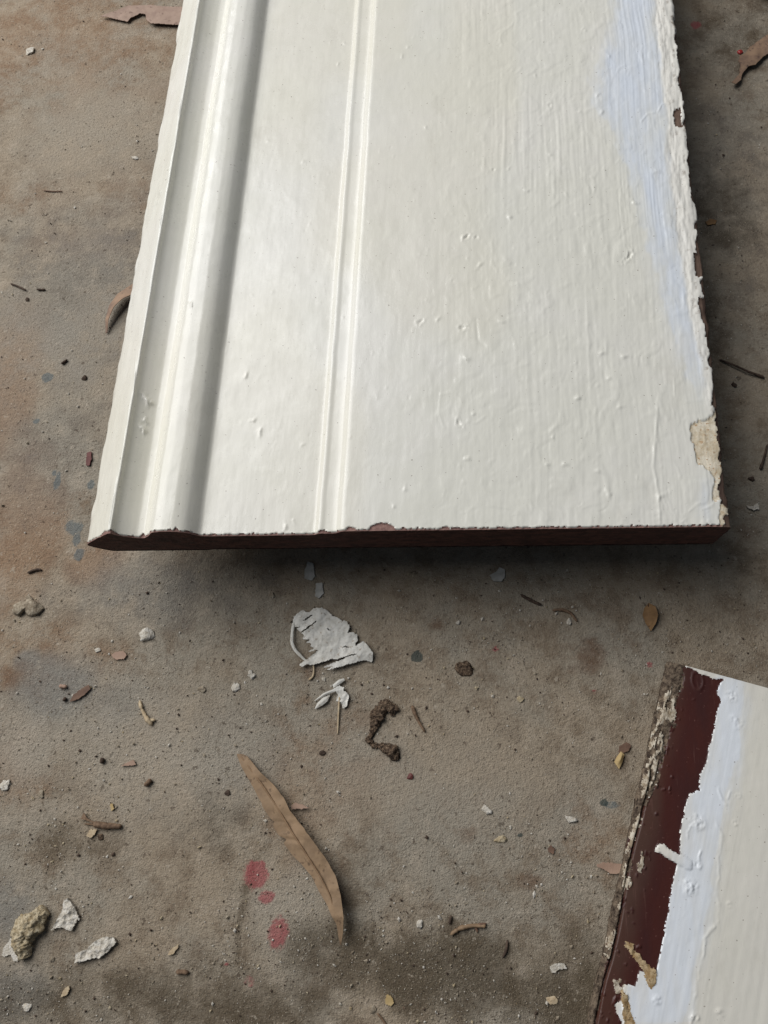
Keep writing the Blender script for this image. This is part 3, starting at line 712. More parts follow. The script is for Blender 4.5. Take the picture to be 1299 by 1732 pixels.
def sheet(name, poly, thick, mat, amp=0.0008, lift=0.0, cell=0.0004, warp=0.0003, holes=(), parent=None, seed=1, fs=120, tilt=(0, 0), relief=0.0, base=0.0003):
    """torn flat piece: outline in photo pixels -> a sheet of real thickness with wavy relief"""
    pts = np.array([at(a, b) for a, b in poly]); c = pts.mean(0)
    if parent is not None: c = np.array(parent.location[:2])
    x0, y0 = pts.min(0) - .001; x1, y1 = pts.max(0) + .001
    xs = np.arange(x0, x1 + cell, cell); ys = np.arange(y0, y1 + cell, cell)
    X, Y = np.meshgrid(xs, ys)
    Xc, Yc = (X[:-1, :-1] + X[1:, 1:]) / 2, (Y[:-1, :-1] + Y[1:, 1:]) / 2
    w1 = warp * fbm(Xc * 800, Yc * 800, 2, seed); w2 = warp * fbm(Xc * 800, Yc * 800, 2, seed + 7)
    mk = inpoly(Xc + w1, Yc + w2, pts)
    for hl in holes: mk &= ~inpoly(Xc + w1, Yc + w2, np.array([at(a, b) for a, b in hl]))
    big = comps(mk)[0]; mk[:] = False; mk[big[:, 0], big[:, 1]] = True
    zb = base + lift + amp * (0.5 + 0.5 * fbm(X * fs, Y * fs, 2, seed + 3)) + np.clip((X - pts[:, 0].mean()) * tilt[0] + (Y - pts[:, 1].mean()) * tilt[1], 0, 1)
    zt = zb + thick + relief * fbm(X * 500, Y * 500, 3, seed + 5) + relief * 1.2 * np.abs(fbm(X * 160, Y * 160, 2, seed + 6))
    i = np.arange(X.size).reshape(X.shape); n = X.size
    q = np.stack([i[:-1, :-1], i[:-1, 1:], i[1:, 1:], i[1:, :-1]], -1)
    top = q[mk]; bot = q[mk][:, ::-1] + n
    pm = np.pad(mk, 1); sides = []
    for (dy, dx), (a, b) in (((-1, 0), (0, 1)), ((0, 1), (1, 2)), ((1, 0), (2, 3)), ((0, -1), (3, 0))):
        nb = pm[1 + dy:pm.shape[0] - 1 + dy, 1 + dx:pm.shape[1] - 1 + dx]
        e = q[mk & ~nb]
        sides.append(np.stack([e[:, b], e[:, a], e[:, a] + n, e[:, b] + n], -1) + 2 * n)
    Vt = np.stack([X - c[0], Y - c[1], zt], -1).reshape(-1, 3); Vb = np.stack([X - c[0], Y - c[1], zb], -1).reshape(-1, 3)
    V = np.concatenate([Vt, Vb, Vt, Vb]); Fa = np.concatenate([top, bot] + sides)
    u, inv = np.unique(Fa, return_inverse=True)
    o = link(name, mesh_np(name, V[u], inv.reshape(Fa.shape)), mat, parent)
    if parent is None: o.location = (c[0], c[1], 0)
    return o

def blade(name, L, R, mat, thick=0.0003, ridge=0.0008, lift=None, parent=None, m=9, n=60, wav=0.0004, seed=1, edge=(0, 0), ragged=0.0, rows=False):
    """leaf between two measured edges; lift = heights (m) along it, edge = extra lift of left and right edge"""
    L = np.array([at(a, b) for a, b in L]); R = np.array([at(a, b) for a, b in R])
    def rs(p):
        d = np.r_[0, np.cumsum(np.hypot(*np.diff(p, axis=0).T))]; u = np.linspace(0, d[-1], n)
        return np.stack([np.interp(u, d, p[:, 0]), np.interp(u, d, p[:, 1])], -1)
    Lr, Rr = rs(L), rs(R)
    if rows:
        yy = np.linspace(max(L[0, 1], R[0, 1]), min(L[-1, 1], R[-1, 1]), n)
        Lr = np.stack([np.interp(-yy, -L[:, 1], L[:, 0]), yy], -1); Rr = np.stack([np.interp(-yy, -R[:, 1], R[:, 0]), yy], -1)
    c = (L.mean(0) + R.mean(0)) / 2 if parent is None else np.array(parent.location[:2])
    v = np.linspace(0, 1, m); u = np.linspace(0, 1, n)
    if ragged:
        wdt = Rr - Lr
        Lr = Lr + wdt * (ragged * np.clip(fbm(u * 26, 0 * u, 3, seed), 0, 1))[:, None]; Rr = Rr - wdt * (ragged * .6 * np.clip(fbm(u * 22, 0 * u + 4, 3, seed), 0, 1))[:, None]
    G = Lr[:, None] * (1 - v)[None, :, None] + Rr[:, None] * v[None, :, None]
    z = 0.0004 + np.interp(u, np.linspace(0, 1, len(lift)), lift)[:, None] if lift is not None else np.full((n, 1), .0004)
    z = z + ridge * (1 - np.abs(2 * v - 1))[None] * np.sin(np.pi * u)[:, None] + edge[0] * ((1 - v) ** 2)[None] * np.sin(np.pi * u)[:, None] + edge[1] * (v ** 2)[None] * np.sin(np.pi * u)[:, None]
    z = z + wav * (0.5 + .5 * fbm(G[..., 0] * 140, G[..., 1] * 140, 2, seed + 2))
    Vt = np.concatenate([G - c, (z + thick)[..., None]], -1).reshape(-1, 3); Vb = np.concatenate([G - c, z[..., None]], -1).reshape(-1, 3)
    F = gridfaces(m, n).reshape(-1, 4); N = n * m; i = np.arange(N).reshape(n, m)
    rim = np.concatenate([i[0, :], i[1:, -1], i[-1, -2::-1], i[-2:0:-1, 0]]); r2 = np.roll(rim, -1)
    S = np.stack([rim, r2, r2 + N, rim + N], -1) + 2 * N
    V = np.concatenate([Vt, Vb, Vt, Vb])
    o = link(name, mesh_np(name, V, np.concatenate([F, F[:, ::-1] + N, S])), mat, parent)
    if parent is None: o.location = (c[0], c[1], 0)
    return o

def stick(name, pts, rad, mat, zs=None, parent=None, seed=1, flat=1.0, rough=0.15, n=None, k=8, fr=300, gran=0.0):
    """twig or lumpy ridge along a measured line; rad in mm (one or many)"""
    p = np.array([at(a, b) for a, b in pts]); c = p.mean(0) if parent is None else np.array(parent.location[:2])
    d = np.r_[0, np.cumsum(np.hypot(*np.diff(p, axis=0).T))]
    n = n or max(8, int(d[-1] / .0008)); u = np.linspace(0, d[-1], n)
    rad = np.atleast_1d(rad) / 1000.; R = np.interp(u, np.linspace(0, d[-1], len(rad)), rad) if len(rad) > 1 else np.full(n, rad[0])
    P_ = np.stack([np.interp(u, d, p[:, 0]), np.interp(u, d, p[:, 1])], -1)
    if len(p) > 2:
        kk = np.ones(5) / 5
        for a in range(2): P_[2:-2, a] = np.convolve(P_[:, a], kk, 'valid')
    z = np.interp(u, np.linspace(0, d[-1], len(zs)), zs) if zs is not None else np.zeros(n)
    tg = np.gradient(P_, axis=0); tg /= np.linalg.norm(tg, axis=1)[:, None] + 1e-12
    nr = np.stack([-tg[:, 1], tg[:, 0]], -1)
    a = np.linspace(0, 2 * np.pi, k, endpoint=False)
    nz = 1 + rough * fbm(u[:, None] * fr * 3 + seed, a[None] * 1.6 + np.cos(a)[None] * 2, 3, seed) * 1.6
    taper = np.clip(np.minimum(np.arange(n), np.arange(n)[::-1]) / 1.5 + .35, 0, 1)
    rr = R[:, None] * nz * taper[:, None]
    V = np.zeros((n, k, 3))
    V[..., :2] = P_[:, None] - c + nr[:, None] * (rr * np.cos(a))[..., None]
    V[..., 2] = z[:, None] + 0.0002 + R[:, None] * flat * 0.92 + rr * flat * np.sin(a)
    if gran:
        gx, gy, gz = V[..., 0], V[..., 1], V[..., 2]
        gn = gran * (fbm(gx * 420 + gz * 150, gy * 420 + gz * 310, 3, seed) + .7 * fbm(gx * 1100 + gz * 500, gy * 1100 - gz * 700, 2, seed + 3))
        V[..., :2] += nr[:, None] * (gn * np.cos(a))[..., None]; V[..., 2] = np.maximum(V[..., 2] + gn * np.sin(a), 0.0001)
    V = V.reshape(-1, 3)
    i = np.arange(n * k).reshape(n, k); j = np.roll(i, -1, 1)
    F = np.stack([i[:-1], j[:-1], j[1:], i[1:]], -1).reshape(-1, 4)
    V = np.concatenate([V, [V[:k].mean(0), V[-k:].mean(0)]]); a0, a1 = n * k, n * k + 1
    caps = [[i[0, b], i[0, (b + 2) % k] if False else i[0, b - 1], a0, a0] for b in range(k)]
    me = bpy.data.meshes.new(name)
    tris = [(int(i[0, b]), int(i[0, b - 1]), a0) for b in range(k)] + [(int(i[-1, b - 1]), int(i[-1, b]), a1) for b in range(k)]
    me.from_pydata([tuple(v) for v in V], [], [tuple(int(q) for q in f) for f in F] + tris)
    me.polygons.foreach_set('use_smooth', [True] * len(me.polygons))
    o = link(name, me, mat, parent)
    if parent is None: o.location = (c[0], c[1], 0)
    return o

import bmesh
_ico = bmesh.new(); bmesh.ops.create_icosphere(_ico, subdivisions=3, radius=1)
ICO_V = np.array([v.co[:] for v in _ico.verts]); ICO_F = np.array([[v.index for v in f.verts] for f in _ico.faces]); _ico.free()
def crumb(name, px, py, rx, ry, mat, hz=0.6, ang=0, seed=1, rough=0.35, parent=None, sharp=False):
    """broken lump: centre and half sizes in photo pixels"""
    c = at(px, py); k = np.linalg.norm(at(px + 1, py) - c)
    g_ = np.random.default_rng(seed); q = ICO_V.copy()
    for _ in range(9):
        nrm = g_.normal(size=3); nrm /= np.linalg.norm(nrm); lim = g_.uniform(.45, .85)
        over = np.clip(q @ nrm - lim, 0, None); q = q - over[:, None] * nrm * .9
    d = 1.12 + rough * (0.7 * fbm(q[:, 0] * 1.7 + seed * 3.1 + q[:, 2], q[:, 1] * 1.7 + q[:, 2] * 1.3, 3, seed) + .55 * fbm(q[:, 0] * 5 + seed, q[:, 1] * 5 + q[:, 2] * 4, 3, seed + 9))
    v = q * d[:, None]
    ca, sa = math.cos(-ang), math.sin(-ang)
    x, y = v[:, 0] * rx * k, v[:, 1] * ry * k
    z = v[:, 2] * min(rx, ry) * k * hz * .75
    z = np.maximum(z - z.min() * 0.45, 0.0)
    pc = np.array([0, 0]) if parent is None else c - np.array(parent.location[:2])
    V = np.stack([x * ca - y * sa + pc[0], x * sa + y * ca + pc[1], z], -1)
    o = link(name, mesh_np(name, V, ICO_F, smooth_shade=not sharp), mat, parent)
    if parent is None: o.location = (c[0], c[1], 0)
    return o

def zz(off, sc, pts): return [(off[0] + a / sc, off[1] + b / sc) for a, b in pts]

# --- the long gum leaf
r6 = lambda p: zz((380, 1260), 4.81, p)
c = at(500, 1440)
lf = empty('gum_leaf', (c[0], c[1], 0), 'long curved brown dry leaf lying beside red paint spots', 'leaf')
blade('leaf_blade', r6([(105, 85), (150, 190), (210, 290), (270, 400), (330, 520), (385, 600), (420, 622), (405, 640), (418, 680), (450, 735), (515, 765), (490, 795), (560, 890), (650, 980), (720, 1060), (780, 1180), (850, 1300), (920, 1440), (945, 1610)]),
      r6([(150, 75), (190, 90), (300, 220), (420, 330), (500, 430), (545, 530), (640, 640), (730, 760), (830, 900), (920, 1050), (960, 1200), (985, 1380), (972, 1520), (955, 1612)]), M_leaf, 0.0003, 0.0012, [.0002, .0006, .001, .0012, .002, .0034, .005, .002], lf, 13, 140, .0018, 3, (0.0004, 0.0038), .06, True)
stick('midrib', r6([(130, 85), (300, 300), (440, 500), (560, 700), (680, 880), (790, 1050), (870, 1200), (930, 1400), (950, 1600)]), [.35, .4, .4, .35, .25], M_leafdark, [.0012, .0030, .0042, .0050, .0058, .0068, .0068, .0032], lf, 3, .5)
tag(sheet('leaf_scrap', r6([(545, 490), (580, 470), (640, 485), (690, 505), (640, 520), (550, 518)]), .0003, M_pinkbit, .0006, .0012, .0003, seed=4), 'small pink leaf scrap touching the edge of the long brown leaf', 'leaf')

# --- other leaves
r8 = lambda p: zz((130, 0), 3.936, p)
tag(sheet('fallen_leaf', r8([(165, 125), (270, 92), (350, 60), (500, 55), (720, 75), (800, 85), (800, 190), (700, 186), (620, 186), (500, 178), (470, 152), (465, 115), (430, 108), (365, 138), (345, 160), (250, 142)]), .0003, M_pinkleaf, .0012, .0012, .0005, .0002, seed=8, tilt=(.03, 0)),
    'dull pink dry leaf with a bite out of it, half under the long board', 'leaf')
tag(blade('curled_leaf', [(180, 566), (181, 545), (189, 522), (203, 503), (232, 484)], [(183, 564), (188, 548), (199, 530), (212, 516), (236, 500)], M_greyleaf, .0004, 0, [.0005, .002, .003, .003, .003], seed=6, edge=(0, .0028)), 'thin curled brown leaf tip poking out beside the left edge of the long board', 'leaf')
r1 = lambda p: zz((1120, 0), 7.257, p)
lt = sheet('crumpled_leaf', r1([(835, 1060), (880, 1085), (945, 1025), (965, 950), (1035, 865), (1120, 845), (1225, 735), (1299, 690), (1420, 670), (1420, 400), (1260, 480), (1180, 540), (1060, 620), (1000, 700), (930, 740), (915, 800), (940, 860), (930, 950), (870, 1020)]), .0004, M_greyleaf, .0022, .0016, .0004, .0003, seed=10, fs=90)
tag(lt, 'crumpled grey-brown leaf at the right border near the top', 'leaf')
tag(crumb('red_bead', 1252, 89, 5.0, 5.0, M_bead, .9, seed=3, rough=.08), 'tiny shiny red bead beside the crumpled leaf', 'bead')
c = at(1097, 1045)
ov = empty('oval_leaf', (c[0], c[1], 0), 'small oval brown leaf right of centre below the long board', 'leaf')
blade('leaf_blade', [(1096, 1021), (1088, 1030), (1085, 1042), (1090, 1055), (1099, 1067)], [(1097, 1021), (1107, 1027), (1111, 1042), (1107, 1056), (1100, 1068)], M_tanleaf, .0003, .0007, [.0004, .0006, .0008, .0004], ov, 9, 30, .0005, 12, (.0008, .0012))
stick('midrib', [(1095, 1022), (1096, 1045), (1099, 1068)], [.3, .3, .2], M_dark, [.0013, .0018, .0008], ov, 4, .6)
tag(sheet('leaf_scrap', [(1008, 1462), (1020, 1458), (1050, 1461), (1050, 1476), (1032, 1478), (1022, 1470), (1010, 1466)], .0003, M_pinkbit, .0006, .0004, .0003, seed=14), 'pinkish tan leaf tip tucked against the left side of the painted board', 'leaf')
tag(blade('yellow_husk', [(1038, 1289), (1042, 1280), (1049, 1271)], [(1046, 1301), (1051, 1290), (1055, 1276)], M_yellow, .0003, .0015, [.0004, .0012, .0006], n=20, seed=15), 'curled straw-yellow husk beside a rust-red scrap', 'husk')
tag(sheet('leaf_scrap', [(1046, 1264), (1058, 1255), (1067, 1260), (1063, 1269), (1050, 1275), (1045, 1272)], .0003, M_redleaf, .0005, .0003, .0003, seed=16), 'rust-red leaf scrap just above the yellow husk', 'leaf')
tag(sheet('leaf_scrap', zz((0, 1130), 3, [(357, 172), (378, 135), (425, 103), (458, 86), (462, 110), (430, 138), (400, 160)]), .0005, M_redleaf, .0006, .0003, .0003, seed=17), 'reddish brown bark scrap on the bluish stain at left', 'bark')
tag(sheet('leaf_scrap', [(925, 1434), (931, 1430), (938, 1436), (936, 1444), (928, 1441)], .0004, M_redleaf, .0004, 0, .0003, seed=18), 'small reddish scrap left of the painted board', 'leaf')

# --- peeled paint
r5 = lambda p: zz((480, 1020), 5.905, p)
c = at(560, 1085)
pf = empty('paint_peeling', (c[0], c[1], 0), 'large torn sheet of peeled white paint below the long board', 'paint flake')
sheet('torn_sheet', r5([(95, 235), (95, 190), (110, 140), (190, 75), (230, 100), (270, 95), (300, 60), (400, 55), (450, 90), (500, 140), (540, 150), (590, 195), (600, 175), (625, 185), (662, 230), (650, 280), (640, 300), (700, 300), (735, 320), (745, 375), (715, 410), (720, 440), (800, 385), (850, 440), (895, 510), (885, 590), (800, 578),
     (700, 605), (560, 645), (430, 680), (490, 635), (385, 655), (480, 612), (580, 575), (640, 545), (750, 520), (690, 518), (580, 550), (540, 570), (480, 562), (420, 590), (300, 622), (230, 620), (190, 645), (160, 625), (250, 560), (330, 490), (350, 474), (245, 495), (310, 458), (270, 435), (285, 410), (238, 405), (265, 372),
     (200, 372), (205, 318), (160, 290), (133, 262), (170, 240), (130, 245)]), 0.00035, M_scrap, .0028, .0002, .00035, .0003,
     [r5([(165, 305), (320, 185), (335, 190), (200, 300)]), r5([(195, 178), (270, 130), (295, 130), (215, 185)]), r5([(425, 255), (450, 258), (475, 285), (450, 282)]), r5([(580, 460), (620, 430), (690, 462), (625, 445)])], pf, 22, 110, relief=.00035)
stick('curled_strip', r5([(105, 200), (92, 290), (85, 400), (120, 480), (180, 540), (235, 590)]), [1.0, .8, .9, .9, .8, .5], M_scrap, [.001, .0015, .002, .0012, .0005], pf, 5, .35, .15)
c = at(566, 1180)
sc_ = empty('paint_scrap', (c[0], c[1], 0), 'small splayed scrap of white paint slivers below the torn sheet', 'paint flake')
blade('sliver', r5([(308, 978), (400, 905), (515, 858)]), r5([(318, 980), (430, 925), (520, 885)]), M_scrap, .0003, .0006, [.0003, .0015, .001], sc_, 7, 24, .0004, 23)
blade('sliver', r5([(312, 1058), (340, 1000), (400, 945), (462, 920)]), r5([(318, 1060), (390, 1025), (440, 985), (464, 930)]), M_scrap, .0003, .0006, [.0003, .001, .0008], sc_, 7, 24, .0004, 24)
blade('sliver', r5([(490, 820), (560, 765), (605, 755)]), r5([(500, 850), (570, 810), (612, 775)]), M_scrap, .0004, .0006, [.0006, .001, .0006], sc_, 7, 24, .0004, 25)
sheet('crumpled_flake', r5([(500, 850), (560, 830), (610, 850), (600, 880), (640, 900), (655, 950), (635, 1030), (590, 1050), (575, 990), (520, 975), (545, 920)]), .0006, M_scrap, .0014, .0002, .0003, .0004, [], sc_, 26, 400, relief=.0004)
tag(stick('straw', r5([(560, 940), (553, 1040), (546, 1160), (540, 1310)]), [.55, .5, .45, .3], M_straw, [.0009, .0004, 0, 0], None, 7), 'thin pale straw running down from the splayed paint scrap', 'straw')
tag(stick('straw', r5([(290, 580), (305, 650), (300, 740), (250, 770)]), [.45, .4, .5, .6], M_straw, [.001, .0004, .0002], None, 8), 'short bent straw under the lower left corner of the torn paint sheet', 'straw')
r5b = lambda p: zz((433, 560), 2.986, p)
tag(sheet('paint_chip', r5b([(248, 1205), (262, 1165), (290, 1175), (298, 1240), (280, 1262), (245, 1250)]), .0004, M_greyfl, .0004, 0, .0003, seed=31), 'grey paint chip lying in the dark shadow of the long board', 'paint flake')
tag(sheet('paint_chip', r5b([(303, 1275), (335, 1272), (342, 1330), (318, 1352), (300, 1340)]), .0004, M_greyfl, .0004, 0, .0003, seed=32), 'grey paint chip just above the torn white paint sheet', 'paint flake')
tag(sheet('paint_chip', r5b([(1178, 1235), (1215, 1215), (1230, 1195), (1255, 1205), (1255, 1245), (1235, 1268), (1200, 1265)]), .0005, M_greyfl, .0005, 0, .0003, seed=33), 'rounded grey chip under the middle of the long board, in its shadow', 'paint flake')
ra = lambda p: zz((0, 1430), 3.0, p)
tag(sheet('white_flake', ra([(265, 432), (300, 370), (322, 330), (330, 280), (350, 268), (385, 310), (412, 368), (388, 390), (370, 432), (330, 412), (290, 416)]), .0012, M_plasterw, .0006, 0, .0003, .0005, seed=34, relief=.0009), 'triangular white plaster flake right of the tan plaster lump', 'flake')
tag(sheet('white_flake', ra([(388, 592), (390, 545), (450, 525), (480, 490), (530, 460), (590, 465), (596, 490), (560, 530), (520, 565), (470, 570), (420, 585)]), .0013, M_plasterw, .0006, 0, .0003, .0005, seed=35, relief=.0009), 'long white plaster flake at the lower left', 'flake')
c = at(50, 1570)
tag(stick('plaster_lump', ra([(245, 320), (190, 375), (130, 435), (125, 500), (138, 570)]), [3.2, 5.0, 5.2, 4.2, 2.2], M_plaster, None, None, 36, .7, .25, 110, 56, 60, .0011), 'tan crumbly plaster lump near the lower left corner', 'lump')
tag(sheet('white_flake', ra([(14, 555), (22, 520), (60, 472), (85, 485), (105, 510), (96, 588), (72, 580), (60, 552), (25, 560)]), .0006, M_plasterw, .0003, 0, .0003, seed=37), 'smooth white shard tucked under the tan plaster lump', 'flake')
tag(sheet('white_flake', [(930, 1634), (940, 1629), (953, 1628), (958, 1638), (945, 1638), (938, 1645), (931, 1643)], .0008, M_plasterw, .0004, 0, .0003, seed=38), 'small white flake left of the painted board near the bottom', 'flake')
tag(sheet('white_flake', [(1262, 856), (1272, 858), (1281, 852), (1283, 862), (1272, 864), (1264, 860)], .0008, M_plasterw, .0005, 0, .0003, seed=39), 'white flake on the floor right of the long board corner', 'flake')

# --- dark crust, twigs and sticks
c = at(645, 1240)
tag(stick('bark_curl', r5([(1085, 1130), (1090, 1060), (1010, 1030), (940, 1090), (915, 1200), (880, 1290), (855, 1370), (925, 1420), (1000, 1440), (1070, 1480), (1140, 1570)]), [1.4, 2.6, 3.3, 3.2, 2.4, 1.7, 1.2, 1.2, 2.4, 2.9, 1.3], M_bark, None, None, 41, .5, .4, 130, 36, 90, .0012), 'dark crusty curl of bark on the floor right of the straw', 'bark')
tag(crumb('bark_crust', 784, 1131, 14, 13, M_bark, .35, seed=42, rough=.5), 'round brown crust on the floor above the short twig', 'crust')
tag(stick('twig', [(697, 1194), (704, 1213), (719, 1239)], [1.0, .8, .5], M_twig, None, None, 43), 'short brown twig right of the dark bark curl', 'twig')
tag(crumb('red_chip', 694, 1314, 6.5, 5.5, M_darkred, .6, seed=44, rough=.2, sharp=True), 'dark red chip below the dark bark curl', 'chip')
tag(stick('twig', [(880, 1006), (893, 1014), (915, 1024)], [.7, .9, .8], M_dark, None, None, 45), 'dark twig below the long board, leftmost of two close together', 'twig')
tag(stick('twig', [(934, 1033), (950, 1031), (965, 1037), (976, 1052)], [.6, .9, .8, .6], M_twig, None, None, 46), 'curved brown twig arching over a white pebble', 'twig')
tag(crumb('pebble', 963, 1052, 5.5, 6.5, M_plasterw, .8, seed=47, rough=.12), 'white oval pebble under the curved brown twig', 'pebble')
tag(stick('twig', [(1216, 609), (1240, 620), (1265, 632), (1292, 640)], [.5, .6, .7, .8], M_dark, [0, .001, .001, 0], None, 48), 'long thin dark twig right of the long board', 'twig')
tag(stick('twig', [(1297, 752), (1293, 770), (1285, 795)], [.5, .6, .9], M_dark, None, None, 49), 'dark twig at the right border, level with the putty patch', 'twig')
tag(crumb('dark_pebble', 1242, 651, 5, 4.5, M_dark, .8, seed=50), 'dark pebble just below the long thin dark twig', 'pebble')
tag(crumb('dark_pebble', 1270, 810, 6, 5, M_dark, .7, seed=51), 'dark crumb below the right border twig', 'pebble')
tag(sheet('bark_chip', zz((866, 0), 2.986, [(975, 1125), (1000, 1110), (1030, 1118), (1025, 1135), (985, 1142)]), .0005, M_tanleaf, .0004, 0, .0003, seed=52), 'small brown chip on the dark floor patch right of the long board', 'chip')
c = at(787, 1568)
tw = empty('knobbly_twig', (c[0], c[1], 0), 'knobbly tan and red twig near the bottom right of centre', 'twig')
stick('stem', [(762, 1581), (775, 1570), (795, 1565), (822, 1566)], [.8, 1.1, 1.0, .8], M_leaf, None, tw, 53, 1, .4)
stick('spur', [(804, 1566), (808, 1577)], [.7, .4], M_redleaf, None, tw, 54)
stick('spur', [(808, 1564), (823, 1562)], [.8, .5], M_redleaf, None, tw, 55)
tag(stick('dark_stick', [(763, 1548), (760, 1563)], [.8, .6], M_dark, None, None, 56), 'tiny dark stick standing just above the knobbly twig', 'twig')
tag(stick('dark_stick', [(858, 1589), (857, 1605), (850, 1620)], [.5, .7, .4], M_dark, None, None, 57), 'slim dark stick right of the knobbly twig', 'twig')
c = at(250, 1210)
fk = empty('forked_stalk', (c[0], c[1], 0), 'dry forked stalk on the floor left of the torn paint sheet', 'stalk')
stick('stem', zz((0, 1130), 3, [(712, 165), (722, 205), (740, 245), (760, 270), (775, 290)]), [.8, 1.0, .8, 1.2, .8], M_straw, None, fk, 58, 1, .5)
stick('spur', zz((0, 1130), 3, [(752, 262), (775, 266), (792, 265)]), [.8, .8, .6], M_straw, None, fk, 59, 1, .4)
c = at(175, 1393)
bt = empty('broken_twig', (c[0], c[1], 0), 'grey-brown broken twig with a frayed left end, lower left', 'twig')
stick('stem', zz((0, 1130), 3, [(480, 790), (540, 800), (622, 803)]), [1.6, 1.5, 1.2], M_twig, None, bt, 60)
blade('frayed_fibre', zz((0, 1130), 3, [(415, 765), (440, 770), (490, 790)]), zz((0, 1130), 3, [(430, 732), (450, 762), (492, 780)]), M_twig, .0004, .0004, [.0003, .001, .0015], bt, 5, 16)
stick('frayed_fibre', zz((0, 1130), 3, [(430, 790), (490, 795)]), [.4, .5], M_twig, None, bt, 62)
tag(sheet('tan_chip', zz((0, 1130), 3, [(445, 850), (460, 820), (495, 815), (490, 840), (465, 862)]), .0009, M_straw, .0004, 0, .0003, seed=63), 'tan wood chip just under the broken grey-brown twig', 'chip')
tag(crumb('dark_crumb', 170, 1415, 6, 5, M_bark, .7, seed=64), 'dark crumb right of the tan wood chip', 'crumb')
tag(stick('dark_stick', zz((0, 1130), 3, [(528, 455), (518, 485)]), [1.2, 1.0], M_dark, None, None, 65), 'stubby dark stick above the broken twig, left of a flat pinkish chip', 'twig')
tag(sheet('pink_chip', zz((0, 1130), 3, [(620, 495), (680, 465), (694, 490), (650, 498)]), .0007, M_pinkbit, .0004, 0, .0003, seed=66), 'flat pinkish chip right of the stubby dark stick', 'chip')
tag(stick('brown_stick', zz((0, 1130), 3, [(738, 598), (772, 565)]), [1.1, 1.2], M_twig, None, None, 67), 'stubby brown stick right of and below the flat pinkish chip', 'twig')
tag(sheet('yellow_chip', zz((0, 1130), 3, [(562, 690), (575, 688), (584, 715), (570, 722)]), .0008, M_yellow, .0003, 0, .0003, seed=68), 'small yellow chip above the broken grey-brown twig', 'chip')
tag(stick('pink_stick', zz((0, 1130), 3, [(306, 92), (345, 97)]), [1.1, 1.0], M_pinkbit, None, None, 69), 'small pinkish stick at the top of the bluish stain', 'twig')
tag(stick('dark_stick', zz((0, 1130), 3, [(325, 168), (340, 150)]), [.9, .9], M_dark, None, None, 70), 'dark stub left of the reddish bark scrap', 'twig')
tag(stick('dark_stick', [(19, 481), (30, 485), (45, 492)], [.6, .7, .6], M_dark, None, None, 71), 'slim dark stick near the left border, longest of the dark bits there', 'twig')
tag(stick('dark_stick', [(63, 491), (78, 491)], [.7, .6], M_dark, None, None, 72), 'short level dark stick near the left border', 'twig')
tag(crumb('dark_crumb', 47, 507, 4, 4, M_dark, .7, seed=73), 'dark crumb below the two dark sticks at the left border', 'crumb')
tag(sheet('bark_chip', zz((0, 560), 2.986, [(436, 680), (445, 615), (465, 612), (466, 650), (455, 685)]), .0007, M_darkred, .0004, 0, .0003, seed=74), 'purple-brown chip beside the left edge of the long board', 'chip')
tag(crumb('dark_pebble', 143, 640, 4.5, 4.5, M_dark, .8, seed=75), 'round dark pebble left of the long board, above the purple-brown chip', 'pebble')
tag(stick('dark_stick', [(105, 617), (115, 609)], [.8, .7], M_dark, None, None, 76), 'dark stub just up and left of the round dark pebble', 'twig')
tag(stick('dark_stick', zz((0, 560), 2.986, [(142, 1224), (165, 1215), (180, 1205), (215, 1208)]), [.7, .8, .8, .6], M_dark, None, None, 77), 'crooked dark twig below and left of the long board corner', 'twig')
tag(stick('thin_twig', zz((0, 0), 2.986, [(220, 965), (270, 970), (318, 968)]), [.35, .4, .3], M_redleaf, None, None, 78), 'thin rusty twig on the floor in the upper left', 'twig')
tag(stick('brown_stick', ra([(897, 638), (930, 640), (962, 642)]), [1.1, 1.0, 1.0], M_twig, None, None, 79), 'stubby brown stick below a tan sliver, near the bottom', 'twig')
tag(sheet('tan_sliver', ra([(855, 550), (870, 525), (908, 500), (905, 520), (885, 545), (865, 555)]), .0006, M_straw, .0006, 0, .0003, seed=80), 'tan sliver above the stubby brown stick near the bottom', 'chip')
tag(sheet('tan_sliver', ra([(312, 770), (330, 730), (355, 708), (360, 725), (345, 755)]), .0008, M_straw, .0006, 0, .0003, seed=81), 'tan sliver below the long white plaster flake', 'chip')
tag(stick('thin_twig', [(638, 1713), (648, 1724), (655, 1738)], [.5, .5, .5], M_twig, None, None, 82), 'thin twig at the bottom border beside a grey pebble', 'twig')
tag(crumb('pebble', 630, 1707, 6.5, 5.5, M_stone, .7, seed=83, rough=.2), 'grey pebble near the bottom border below the yellowish chip', 'pebble')
tag(sheet('yellow_chip', zz((433, 1430), 3, [(655, 780), (665, 750), (690, 765), (702, 795), (685, 812), (658, 800)]), .0006, M_yellow, .0004, 0, .0003, seed=84), 'yellowish chip near the bottom middle', 'chip')
tag(crumb('tan_crumb', 932, 1691, 10, 7, M_straw, .5, .2, 85, .25, sharp=True), 'tan chip left of the painted board, lowest one', 'chip')

